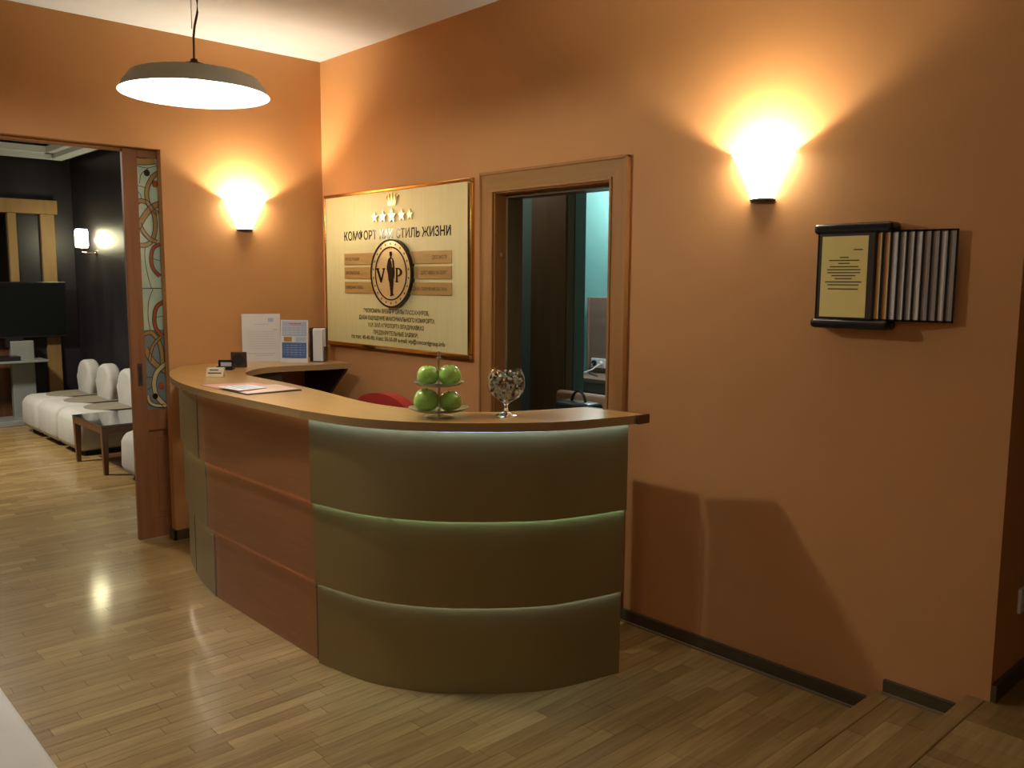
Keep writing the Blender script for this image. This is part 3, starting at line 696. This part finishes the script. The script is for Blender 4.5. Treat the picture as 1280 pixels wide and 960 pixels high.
# clock like frame, black card holder, cream name card
def onwork(u0, v0):  return None
cf = empty('desk_clock', (.345, -.81, ZT), 'small square brown desk clock with a dark round face', 'clock')
R2 = math.atan2(.733, .68)
bm = bm_new(); bx(bm, .345-.048, .345+.048, -.81-.008, -.81+.008, ZT, ZT+.094, rot=R2, pivot=(.345, -.81, 0)); obj('clock_case', bevel(bm, .003, 1), mBROWN, cf)
bm = bm_new(); lathe(bm, [(0, -.002), (.034, -.002), (.036, 0), (0, 0)], (0, 0, 0), 28, axis='Y')
for v in bm.verts: v.co = Matrix.Rotation(R2, 3, 'Z') @ (v.co + Vector((0, -.009, 0))) + Vector((.345, -.81, ZT+.047))
obj('clock_face', bm, mBLK2, cf)
bm = bm_new(); bx(bm, .345-.03, .345+.03, -.81+.008, -.81+.035, ZT, ZT+.006, rot=R2, pivot=(.345, -.81, 0)); obj('foot', bm, mBROWN, cf)
cb = empty('card_holder', (.44, -.94, ZT), 'low black plastic card holder between the clock and the name card', 'holder')
bm = bm_new(); bx(bm, .44-.05, .44+.05, -.94-.025, -.94+.025, ZT, ZT+.022, rot=R2, pivot=(.44, -.94, 0)); bx(bm, .44-.046, .44+.046, -.94+.005, -.94+.02, ZT+.02, ZT+.058, rot=R2, pivot=(.44, -.94, 0)); obj('holder_body', bevel(bm, .004, 1), mBLK, cb)
bm = bm_new(); bx(bm, .44-.028, .44+.034, -.94-.002, -.94+.0045, ZT+.022, ZT+.044, rot=R2, pivot=(.44, -.94, 0)); obj('card', bm, mPRINT, cb)
nc = empty('name_card', (.75, -1.14, ZT), 'small cream name card block on the left end of the counter', 'card')
bm = bm_new(); V_ = bx(bm, .75-.048, .75+.048, -1.14-.022, -1.14+.022, ZT, ZT+.05, rot=R2, pivot=(.75, -1.14, 0))
bk_ = Vector((-.733, .68, 0))
for i in (4, 5): V_[i].co += bk_*.022
obj('card_block', bevel(bm, .002, 1), mCREAM, nc)
bm = bm_new()
for k, (a_, b2) in enumerate(((-.030, .018), (-.038, .036))):
    for s_, e_ in ((a_, b2),):
        zz = ZT + (.034 if k == 0 else .018); sh = .022 - .022*(zz-ZT)/.05
        base = Vector((.75, -1.14, 0)) + Vector((.733, -.68, 0))*(sh+.0008)
        p0 = base + Vector((.68, .733, 0))*s_; p1 = base + Vector((.68, .733, 0))*e_
        poly(bm, [(p0.x, p0.y, zz), (p1.x, p1.y, zz), (p1.x-.003, p1.y+.003, zz+.006), (p0.x-.003, p0.y+.003, zz+.006)], (.0006, -.0006, 0))
obj('print_line', bm, mINK2, nc)
# magazines lying on the worktop
def sheet_on(name, pts, z, th, mat, label, cat, under=None):
    bm = bm_new(); poly(bm, [(x, y, z) for x, y in pts], (0, 0, th)); o = obj(name, bm, mat); tag(o, label, cat); return o
sheet_on('magazine', [(1.10, -1.375), (1.17, -1.13), (1.38, -1.10), (1.33, -1.36)], ZT, .004, mPINK, 'pink magazine lying flat, the left one on the counter', 'magazine')
mg = sheet_on('brochure', [(1.335, -1.365), (1.36, -1.09), (1.60, -1.085), (1.59, -1.365)], ZT, .005, mINNER, 'pale pink brochure with a dark cover lying right of the pink magazine', 'brochure')
bm = bm_new(); poly(bm, [(1.338, -1.36, ZT+.005), (1.36, -1.095, ZT+.009), (1.59, -1.09, ZT+.007), (1.58, -1.355, ZT+.005)], (0, 0, .0015)); obj('top_page', bm, mPPINK, mg)
lf = sheet_on('leaflet', [(1.29, -1.37), (1.30, -1.22), (1.47, -1.20), (1.50, -1.36)], ZT+.0115, .0015, mPAPER, 'white leaflet with blue print lying across the two magazines', 'leaflet')
bm = bm_new()
for k in range(4): poly(bm, [(1.31, -1.35+.032*k, ZT+.013), (1.31, -1.335+.032*k, ZT+.013), (1.45, -1.33+.03*k, ZT+.013), (1.45, -1.345+.03*k, ZT+.013)], (0, 0, .0004))
obj('blue_print', bm, mLBLUE, lf)

# red office chair behind the counter
rcx, rcy = 1.37, -.62
rch = empty('office_chair', (rcx, rcy, 0), 'red fabric office chair, only its rounded backrest showing behind the counter', 'chair')
bm = bm_new(); pts = []
for i in range(25):
    a = PI*i/24; pts.append((rcx+.26*math.cos(a), .92+.10*math.sin(a)))
pts += [(rcx-.24, .55), (rcx+.24, .55)]
poly(bm, [(x, -.47, z) for x, z in pts], (0, .07, 0)); bevel(bm, .015, 2); obj('backrest', bm, mREDF, rch)
bm = bm_new(); bx(bm, rcx-.23, rcx+.23, -.90, -.45, .44, .52); obj('seat', bevel(bm, .035, 3), mREDF, rch)
bm = bm_new(); tube(bm, [(rcx, -.44, .60), (rcx, -.41, .5), (rcx, -.52, .43)], .018); obj('back_support', bm, mBLK, rch)
bm = bm_new(); tube(bm, [(rcx, -.67, .10), (rcx, -.67, .44)], .025, 12); obj('gas_column', bm, mCHROME, rch)
for k in range(5):
    a = 2*PI*k/5+.3; ex, ey = rcx+.26*math.cos(a), -.67+.26*math.sin(a)
    bm = bm_new(); tube(bm, [(rcx, -.67, .11), (ex, ey, .07)], [.022, .015], 8); lg = obj('base_arm', bm, mBLK, rch)
    bm = bm_new(); lathe(bm, [(0, -.012), (.028, -.012), (.028, .012), (0, .012)], (ex, ey, .028), 16, axis='Y'); w_ = obj('castor', bm, mBLK, lg); 

# ------------------------------------------------------------------ pendant lamp
PX, PY, PZ = 1.92, -1.70, 2.37
pd = empty('pendant_lamp', (PX, PY, PZ), 'large grey metal pendant lamp hanging on a cord, lit white inside', 'lamp')
bm = bm_new()
lathe(bm, [(.284, 0), (.281, .004), (.268, .03), (.240, .066), (.225, .072), (.12, .088), (.07, .098), (.05, .104)], (PX, PY, PZ), 64)
obj('shade', bm, mGREY, pd)
bm = bm_new(); lathe(bm, [(.2835, .0005), (.276, .004), (.263, .028), (.235, .061), (.12, .082), (.048, .095), (.0, .095)], (PX, PY, PZ), 64); obj('shade_lining', bm, mLAMPIN, pd)
bm = bm_new(); lathe(bm, [(.0, .138), (.012, .136), (.016, .125), (.040, .118), (.048, .108), (.048, .098), (.0, .098)], (PX, PY, PZ), 32); obj('cap', bm, mCAP, pd)
bm = bm_new(); lathe(bm, [(0, -.012), (.025, -.008), (.042, .008), (.045, .028), (.036, .050), (.02, .066), (.018, .090), (0, .090)], (PX, PY, PZ), 24); obj('bulb', bm, mBULB, pd)
zc = H-PZ
bm = bm_new(); tube(bm, [(PX, PY, PZ+.135), (PX+.003, PY, PZ+.22), (PX+.006, PY+.004, PZ+.26), (PX+.018, PY+.012, PZ+.31), (PX+.020, PY+.012, PZ+.36), (PX+.006, PY+.003, PZ+.43), (PX, PY, PZ+.50), (PX, PY, H)], .0045, 8); obj('cord', bm, mCORD, pd)
bm = bm_new(); tube(bm, [(PX-.004, PY-.003, PZ+.25), (PX-.003, PY-.002, H)], .0015, 6); obj('suspension_wire', bm, mCORD, pd)
bm = bm_new(); lathe(bm, [(0, H-PZ), (.05, H-PZ), (.045, H-PZ-.03), (0, H-PZ-.035)], (PX, PY, PZ), 24); obj('ceiling_rose', bm, mCAP, pd)
l = lamp('pendant_bulb_light', (PX, PY, PZ-.015), P_PEND, NEUT, rad=.045); l.parent = pd; l.matrix_parent_inverse = Matrix.Translation(-pd.location)

# ------------------------------------------------------------------ wall sconces
def sconce(loc, rz, label):
    """half cone glass shade; local +y points out of the wall"""
    e = empty('wall_sconce', loc, label, 'lamp', rz=rz, group='flared wall sconces')
    bm = bm_new()
    prof = [(.050, 0), (.059, .03), (.074, .065), (.093, .105), (.112, .142), (.134, .178)]
    lathe(bm, prof, (0, 0, 0), 24, 0, PI, sy=.85); lathe(bm, [(r-.004, z+.001) for r, z in prof], (0, 0, 0), 24, 0, PI, sy=.85)
    objL('glass_shade', bm, mSHADE, e)
    bm = bm_new(); lathe(bm, [(0.0, 0), (.053, 0), (.055, -.006), (.050, -.014), (0, -.016)], (0, 0, 0), 24, 0, PI, sy=.85); bx(bm, -.045, .045, 0, .006, -.012, .05)
    objL('bottom_cap', bm, mCAP, e)
    bm = bm_new(); tube(bm, [(0, .024, .0), (0, .024, .05)], .012, 12); objL('socket', bm, mWPL, e)
    bm = bm_new(); lathe(bm, [(0, 0), (.010, .002), (.014, .015), (.012, .030), (0, .036)], (0, .03, .05), 16); objL('bulb', bm, mBULB, e)
    l = lamp('sconce_bulb_light', (0, .058, .112), P_SCONCE, WARM, rad=.018); l.parent = e
    return e
sconce((3.43, 0, 1.985), PI, 'lit flared wall sconce on the right wall between doorway and flip rack')
sconce((0, -.58, 1.97), -PI/2, 'lit flared wall sconce on the left wall above the counter papers')

# ------------------------------------------------------------------ flip rack
fr = empty('flip_display_rack', (3.85, 0, 1.5), 'black wall rack with a fan of framed flip pages, a yellow page in front', 'rack')
bm = bm_new(); bx(bm, 3.715, 3.965, -.015, 0, 1.50, 1.86); obj('back_plate', bm, mBLK2, fr)
for z0, z1 in ((1.828, 1.868), (1.478, 1.515)):
    bm = bm_new(); bx(bm, 3.70, 4.0, -.085, 0, z0, z1); obj('clamp_bar', bevel(bm, .016, 3), mBLK, fr)
NP = 11
for k in range(NP):
    xr = 3.945 + .0258*k; yk = -.078 + .0055*k; W_ = .225
    xl = xr - W_; z0, z1 = 1.512, 1.836
    bm = bm_new(); fwid = .007
    for b_ in ((xl, xr, z0, z0+fwid), (xl, xr, z1-fwid, z1), (xl, xl+fwid, z0, z1), (xr-fwid, xr, z0, z1)):
        bx(bm, b_[0], b_[1], yk-.0022, yk, b_[2], b_[3])
    pn = obj('flip_panel', bm, mBLK, fr)
    mt = {0: mPAGEY, 1: mPAGEO, 2: mPAGEO}.get(k, mPAGEG if k % 3 else mPAPER)
    bm = bm_new(); bx(bm, xl+fwid, xr-fwid, yk-.0014, yk-.0008, z0+fwid, z1-fwid); obj('backing', bm, mINNER if k < 2 else mPAGEG, pn)
    bm = bm_new()
    if k == 0: bx(bm, xl+.018, xr-.030, yk-.0024, yk-.0016, z0+.010, z1-.016)
    else: bx(bm, xr-.0245, xr-.012, yk-.0024, yk-.0016, z0+.008, z1-.010)
    pg = obj('page', bm, mt, pn)
    if k in (1, 2, 3, 4, 5, 6):
        bm = bm_new(); bx(bm, xr-.0135, xr-.0085, yk-.0030, yk-.0024, z0+.008, z1-.008); obj('page_edge', bm, mCREAM if k < 3 else mPAPER, pn)
bm = bm_new(); cx_ = 3.945-.225+.018+.0885
for i, (hw, zz) in enumerate(((.017, 1.742), (.058, 1.731), (.022, 1.720), (.055, 1.708), (.064, 1.697), (.063, 1.686), (.046, 1.675), (.033, 1.664), (.070, 1.652), (.060, 1.641), (.058, 1.626))):
    bx(bm, cx_-hw, cx_+hw, -.0812, -.0806, zz-.002, zz+.002)
bx(bm, cx_+.035, cx_+.070, -.0812, -.0806, 1.768, 1.772)
o = obj('printed_lines', bm, mINK2, fr)

# double socket round the corner
so2 = empty('double_socket', (4.4, .27, .50), 'white double socket on the darker side wall at the right edge', 'socket')
box('socket_plate', (4.4, 4.412, .215, .36, .462, .555), mWPL, so2, .004)
for yy in (.252, .323):
    bm = bm_new(); lathe(bm, [(0, 0), (.018, 0), (.02, .002), (.022, 0)], (0, 0, 0), 16)
    for v in bm.verts: v.co = Vector((4.4125+v.co.z, yy+v.co.x, .508+v.co.y))
    obj('socket_well', bm, mPRINT, so2)

# ------------------------------------------------------------------ sliding door with stained glass
sd = empty('door_2', (-.11, -1.3, 0), 'wooden sliding door with a stained glass strip, half inside the left wall', 'door', kind='structure')
XF = -.10; XB = -.135; Y0, Y1 = -1.295, -.55; SW = .085
def leafbox(nm, y0, y1, z0, z1, mat=mDOORW, x1=XF, x0=XB, bev=.002):
    bm = bm_new(); bx(bm, x0, x1, y0, y1, z0, z1)
    if bev: bevel(bm, bev, 1)
    return obj(nm, bm, mat, sd)
leafbox('stile', Y0, Y0+SW, .01, 2.42); leafbox('stile', Y1-SW, Y1, .01, 2.42)
leafbox('top_rail', Y0+SW, Y1-SW, 2.375, 2.42); leafbox('middle_rail', Y0+SW, Y1-SW, .70, .83); leafbox('bottom_rail', Y0+SW, Y1-SW, .01, .13)
leafbox('lower_panel', Y0+SW, Y1-SW, .13, .70, x1=XF-.014)
bm = bm_new(); poly(bm, [(XF-.014, Y0+SW+.05, .17), (XF-.014, Y1-SW-.05, .17), (XF-.014, Y1-SW-.05, .66), (XF-.014, Y0+SW+.05, .66)], (.010, 0, 0)); obj('raised_panel', bevel(bm, .006, 2), mDOORW, sd)
bm = bm_new(); bx(bm, XF-.002, XF+.003, -1.262, -1.232, .985, 1.125); hd = obj('flush_pull', bevel(bm, .002, 1), mBROWN, sd)
bm = bm_new(); bx(bm, XF+.002, XF+.0036, -1.254, -1.240, 1.005, 1.105); obj('pull_recess', bm, mBLK2, hd)
# glass: u across (m from left edge of glass), v = height
GY0 = Y0+SW; 
def gp(u, z, x): return (x, GY0+u, z)
gx = XF-.012
gl = empty('stained_glass', (gx, GY0, .83), None, None); gl.parent = sd; gl.matrix_parent_inverse = Matrix.Translation(-sd.location)
del_keys = [k for k in gl.keys()]
for k in del_keys: del gl[k]
GW = Y1-SW-GY0
for z0, z1, mt in ((1.587, 2.375, mSG), (1.33, 1.587, mSG), (.83, 1.33, mSGB)):
    bm = bm_new(); bx(bm, gx-.004, gx, GY0, GY0+GW, z0, z1); obj('glass_pane', bm, mt, gl)
for z0, z1 in ((1.585, 1.589),):
    bm = bm_new(); bx(bm, gx-.005, gx+.003, GY0, GY0+GW, z0, z1); obj('lead_came', bm, mCAME, gl)
def arc(cu, cz, ru, rz_, a0, a1, n=22): return [(cu+ru*math.cos(math.radians(a0+(a1-a0)*i/n)), cz+rz_*math.sin(math.radians(a0+(a1-a0)*i/n))) for i in range(n+1)]
def G(X, Y):
    t = (Y-115)/790; return ((X-(110+35*t))/50*.105, 2.375-t*1.545)
dep = [0]
def smoothp(P, n=6): return [(v.x, v.y) for v in catmull([G(*p) for p in P], n)]
def ribbon(P, wd, mt):
    path = smoothp(P); L_, R_ = [], []; dep[0] += 1; x0 = gx + .0006*dep[0]; wd *= .0028
    for i, (u, z) in enumerate(path):
        a = path[max(i-1, 0)]; b_ = path[min(i+1, len(path)-1)]; du, dz = b_[0]-a[0], b_[1]-a[1]; l_ = math.hypot(du, dz) or 1
        nu, nz = -dz/l_, du/l_; L_.append((max(u+nu*wd/2, 0), z+nz*wd/2)); R_.append((max(u-nu*wd/2, 0), z-nz*wd/2))
    bm = bm_new(); prev = None
    for a, b_ in zip(L_, R_):
        cur = [bm.verts.new(gp(a[0], a[1], gx)), bm.verts.new(gp(b_[0], b_[1], gx)), bm.verts.new(gp(b_[0], b_[1], x0)), bm.verts.new(gp(a[0], a[1], x0))]
        if prev:
            for k in range(4): bm.faces.new((prev[k], cur[k], cur[(k+1)%4], prev[(k+1)%4]))
        prev = cur
    obj('coloured_glass', bm, mt, gl)
    for S_ in (L_, R_):
        bm = bm_new(); flatline(bm, S_, x0, .0022); obj('lead_came', bm, mCAME, gl)
def flatline(bm, path, x0, hw):
    prev = None
    for i, (u, z) in enumerate(path):
        a = path[max(i-1, 0)]; b_ = path[min(i+1, len(path)-1)]; du, dz = b_[0]-a[0], b_[1]-a[1]; l_ = math.hypot(du, dz) or 1
        nu, nz = -dz/l_*hw, du/l_*hw
        cur = [bm.verts.new(gp(u+nu, z+nz, x0)), bm.verts.new(gp(u-nu, z-nz, x0)), bm.verts.new(gp(u-nu, z-nz, x0+.0008)), bm.verts.new(gp(u+nu, z+nz, x0+.0008))]
        if prev:
            for k in range(4): bm.faces.new((prev[k], cur[k], cur[(k+1)%4], prev[(k+1)%4]))
        prev = cur
def came(P):
    bm = bm_new(); flatline(bm, smoothp(P), gx, .0018); obj('lead_came', bm, mCAME, gl)
ribbon([(108,126),(135,126),(165,120)], 14, mSGA)
ribbon([(185,150),(160,168),(144,200),(141,232),(150,262),(175,285)], 9, mSGA)
ribbon([(112,248),(140,250),(160,280),(166,320),(160,360),(143,381),(118,384)], 9, mSGA)
ribbon([(116,330),(135,292),(160,262),(185,250)], 12, mSGA)
ribbon([(120,316),(132,342),(152,364),(172,372)], 8, mSGA)
ribbon([(180,378),(160,392),(154,425),(160,456),(180,480)], 7, mSGR)
ribbon([(200,556),(172,575),(164,610),(169,645),(190,672)], 8, mSGR)
ribbon([(132,662),(155,658),(175,682),(186,720),(188,760)], 9, mSGA)
ribbon([(138,705),(150,735),(170,762),(200,785)], 12, mSGA)
ribbon([(150,748),(160,700),(184,672)], 6, mSGA)
ribbon([(200,758),(172,785),(164,822),(172,862),(200,898)], 10, mSGY)
ribbon([(146,858),(152,880),(170,892),(196,896)], 7, mSGY)
came([(112,140),(140,145),(170,135)]); came([(120,195),(125,165),(145,145)]); came([(112,200),(135,205),(148,215)]); came([(112,215),(124,230),(124,250),(116,262)]); came([(150,165),(165,190),(172,200)])
came([(137,385),(137,430),(146,480),(156,517)]); came([(160,520),(148,560),(147,610),(154,655)]); came([(160,425),(185,432)]); came([(166,610),(195,606)]); came([(143,800),(165,800)]); came([(146,840),(158,830),(166,800)])
for X, Y, s_, mt in ((140, 160, .017, mSGK), (168, 862, .016, mSGK), (164, 192, .018, mSGR), (186, 830, .016, mSGR)):
    u, z = G(X, Y); bm = bm_new(); poly(bm, [gp(u+s_*math.cos(2*PI*i/14), z+1.2*s_*math.sin(2*PI*i/14), gx) for i in range(14)], (.009, 0, 0)); obj('glass_gem', bm, mt, gl)

# ------------------------------------------------------------------ lounge
LX = -5.9
wallobj('wall_lounge_right', [(LX, -.26, .10, .2, 0, 3.15)], mDARK, 'dark glossy side wall of the lounge with a small lamp')
wallobj('wall_lounge_far', [(LX-.1, LX, -6.0, .2, 0, 3.15)], mDARK, 'dark far wall of the lounge behind the television')
wallobj('wall_lounge_left', [(LX-.1, 0, -6.1, -6.0, 0, 3.15)], mDARK, 'dark near side wall of the lounge')
lc = struct(box('ceiling_lounge', (LX-.1, -.16, -6.1, .2, 3.15, 3.25), mCEIL), 'white ceiling of the lounge', 'ceiling')
bm = bm_new()
bx(bm, LX, -.26, -.02, .10, 3.04, 3.15); bx(bm, LX, LX+.12, -6, -.02, 3.04, 3.15)
struct(obj('trim_1', bm, mDARK), 'dark soffit around the lounge ceiling', 'trim')
bm = bm_new()
for y0, y1, z0, z1 in ((-.16, -.02, 3.0, 3.10), (-.24, -.16, 3.05, 3.12)):
    bx(bm, LX+.12, -.26, y0, y1, z0, z1)
for x0, x1, z0, z1 in ((LX+.12, LX+.26, 3.0, 3.10), (LX+.26, LX+.34, 3.05, 3.12)):
    bx(bm, x0, x1, -6, -.16, z0, z1)
struct(obj('trim_2', bm, mCEIL), 'white stepped cornice of the lounge ceiling', 'trim')

# lounge seats
def make_pouf():
    e = empty('lounge_seat', (0, 0, 0), '', 'seat', group='white upholstered seats in the lounge')
    bm = bm_new(); bx(bm, -.30, .30, -.72, -.02, .035, .405)
    bmesh.ops.bevel(bm, geom=bm.edges[:], offset=.085, segments=5, affect='EDGES', profile=.55)
    for v in bm.verts:
        if v.co.y < -.4: v.co.y -= .05*math.sin(PI*max(0, min(1, v.co.z/.42)))
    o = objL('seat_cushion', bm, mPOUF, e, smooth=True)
    bm = bm_new(); bx(bm, -.215, .215, -.50, -.03, .398, .412); bevel(bm, .006, 2)
    # grey beige top panel with a rounded front
    bm.free(); bm = bm_new()
    pts = [(.27*math.cos(a), -.33+.24*math.sin(a)) for a in [PI+PI*i/16 for i in range(17)]] + [(.27, -.05), (-.27, -.05)]
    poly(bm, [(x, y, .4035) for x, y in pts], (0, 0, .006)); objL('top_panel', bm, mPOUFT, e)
    bm = bm_new(); pr_ = [(.215, .36), (.215, .57)] + [(.215*math.cos(PI*i/14), .57+.195*math.sin(PI*i/14)**.9) for i in range(1, 14)] + [(-.215, .57), (-.215, .36)]
    poly(bm, [(x, -.20, z) for x, z in pr_], (0, .14, 0))
    bmesh.ops.bevel(bm, geom=[e_ for e_ in bm.edges if abs(e_.verts[0].co.y-e_.verts[1].co.y) < 1e-6], offset=.05, segments=4, affect='EDGES', profile=.6)
    objL('backrest', bm, mPOUF, e, smooth=True)
    bm = bm_new(); bx(bm, -.25, .25, -.66, -.07, 0, .045); objL('plinth', bm, mBLK2, e)
    return e
pf = make_pouf()
seats = [(-4.70, -.03, 0, 'white lounge seat nearest the television, end of the row'), (-4.07, -.03, 0, 'middle white lounge seat of the row along the dark wall'), (-3.43, -.03, 0, 'white lounge seat just behind the low table'), (-1.70, -.02, 0, 'white lounge seat right of the low table, half hidden by the sliding door')]
for i, (x, y, rz, lab) in enumerate(seats):
    o = pf if i == 0 else copy_tree(pf)
    o.location = (x, y, 0); o.rotation_euler.z = rz; o['label'] = lab
# low table
tb = empty('coffee_table', (-2.5, -.55, 0), 'low dark wood coffee table with a glass top in front of the white seats', 'table')
for lx, ly in ((-2.93, -.82), (-2.20, -.82), (-2.93, -.30), (-2.20, -.30)):
    bm = bm_new(); v = bx(bm, lx-.028, lx+.028, ly-.028, ly+.028, 0, .41)
    for i in range(4): v[i].co.x = lx+(v[i].co.x-lx)*.6; v[i].co.y = ly+(v[i].co.y-ly)*.6
    obj('leg', bm, mTABW, tb)
bm = bm_new(); bx(bm, -2.93, -2.20, -.845, -.815, .355, .41); bx(bm, -2.93, -2.20, -.305, -.275, .355, .41); bx(bm, -2.955, -2.925, -.82, -.28, .355, .41); bx(bm, -2.205, -2.175, -.82, -.28, .355, .41); obj('apron', bm, mTABW, tb)
bm = bm_new(); bx(bm, -2.96, -2.17, -.85, -.27, .411, .425); bevel(bm, .003, 1); obj('glass_top', bm, mTGL, tb)
bm = bm_new(); bx(bm, -3.05, -1.2, -.62, -.18, .001, .006); tag(obj('rug', bm, mTABW), 'dark brown rug edge under the low table', 'rug')
# wooden wall feature, mirror, television, stand
wf = empty('wall_shelving_frame', (LX, -.6, 0), 'oak post and lintel frame around mirrors on the far lounge wall', 'frame')
box('lintel', (LX, LX+.10, -1.9, -.09, 2.38, 2.54), mMAPLE, wf, .004, 1)
for y0, y1 in ((-.27, -.12), (-.61, -.52), (-1.45, -1.36), (-1.85, -1.70)):
    box('post', (LX, LX+.07, y0, y1, 0, 2.38), mMAPLE, wf, .004, 1)
box('mirror_panel', (LX, LX+.02, -1.36, -.61, 1.0, 2.36), mMIRROR, wf)
box('dark_panel', (LX, LX+.02, -.52, -.27, 0, 2.36), mDARK, wf)
box('wood_panel', (LX, LX+.02, -1.36, -.61, 0, .98), mTABW, wf)
tv = empty('television', (LX+.22, -.65, 1.0), 'flat black television in front of the oak frame', 'television')
box('tv_case', (LX+.16, LX+.20, -1.22, -.07, .96, 1.60), mBLK, tv, .006)
box('tv_display', (LX+.20, LX+.203, -1.20, -.09, .985, 1.58), mSCREEN, tv)
box('tv_foot', (LX+.14, LX+.24, -.74, -.56, .86, .97), mBLK, tv)
ts = empty('television_stand', (LX+.3, -.75, 0), 'grey television stand with two uprights and a shelf', 'stand')
for y0, y1 in ((-.70, -.46), (-1.3, -1.06)):
    bm = bm_new(); bx(bm, LX+.16, LX+.26, y0, y1, .05, .93); obj('upright', bevel(bm, .01, 2), mSTAND, ts)
box('shelf', (LX+.14, LX+.52, -1.45, -.38, .70, .725), mSTAND, ts, .004)
box('base', (LX+.10, LX+.55, -1.5, -.44, .0, .06), mSTAND, ts, .008)
box('set_top_box', (LX+.3, LX+.5, -.95, -.66, .725, .775), mBLK, None); tag(bpy.data.objects['set_top_box'], 'flat black set top box on the television stand shelf', 'box')
# small lounge lamp
ls = empty('wall_lamp', (-5.1, .10, 1.93), 'small lit cylinder wall lamp on the dark lounge wall', 'lamp')
bm = bm_new(); lathe(bm, [(0, 0), (.03, 0), (.026, -.02), (0, -.022)], (-5.1, .10, 1.93), 20, axis='Y'); obj('wall_plate', bm, mCHROME, ls)
bm = bm_new(); tube(bm, [(-5.1, .08, 1.93), (-5.15, .0, 1.93), (-5.17, -.03, 1.94), (-5.17, -.03, 1.99)], .008); obj('arm', bm, mCHROME, ls)
bm = bm_new(); lathe(bm, [(.0, 0), (.062, .002), (.068, .03), (.068, .18), (.060, .205), (0, .207)], (-5.17, -.03, 1.985), 28); obj('lamp_shade', bm, mSHADE2, ls)
l = lamp('lounge_lamp_light', (-5.17, .045, 2.07), P_LSC, WARM, rad=.02); l.parent = ls; l.matrix_parent_inverse = Matrix.Translation(-ls.location)

# white seat in the lower left foreground
sf = empty('upholstered_bench', (2.6, -3.0, 0), 'white upholstered bench corner in the lower left foreground', 'bench')
bm = bm_new(); bx(bm, 1.75, 3.25, -3.35, -2.60, .05, .42)
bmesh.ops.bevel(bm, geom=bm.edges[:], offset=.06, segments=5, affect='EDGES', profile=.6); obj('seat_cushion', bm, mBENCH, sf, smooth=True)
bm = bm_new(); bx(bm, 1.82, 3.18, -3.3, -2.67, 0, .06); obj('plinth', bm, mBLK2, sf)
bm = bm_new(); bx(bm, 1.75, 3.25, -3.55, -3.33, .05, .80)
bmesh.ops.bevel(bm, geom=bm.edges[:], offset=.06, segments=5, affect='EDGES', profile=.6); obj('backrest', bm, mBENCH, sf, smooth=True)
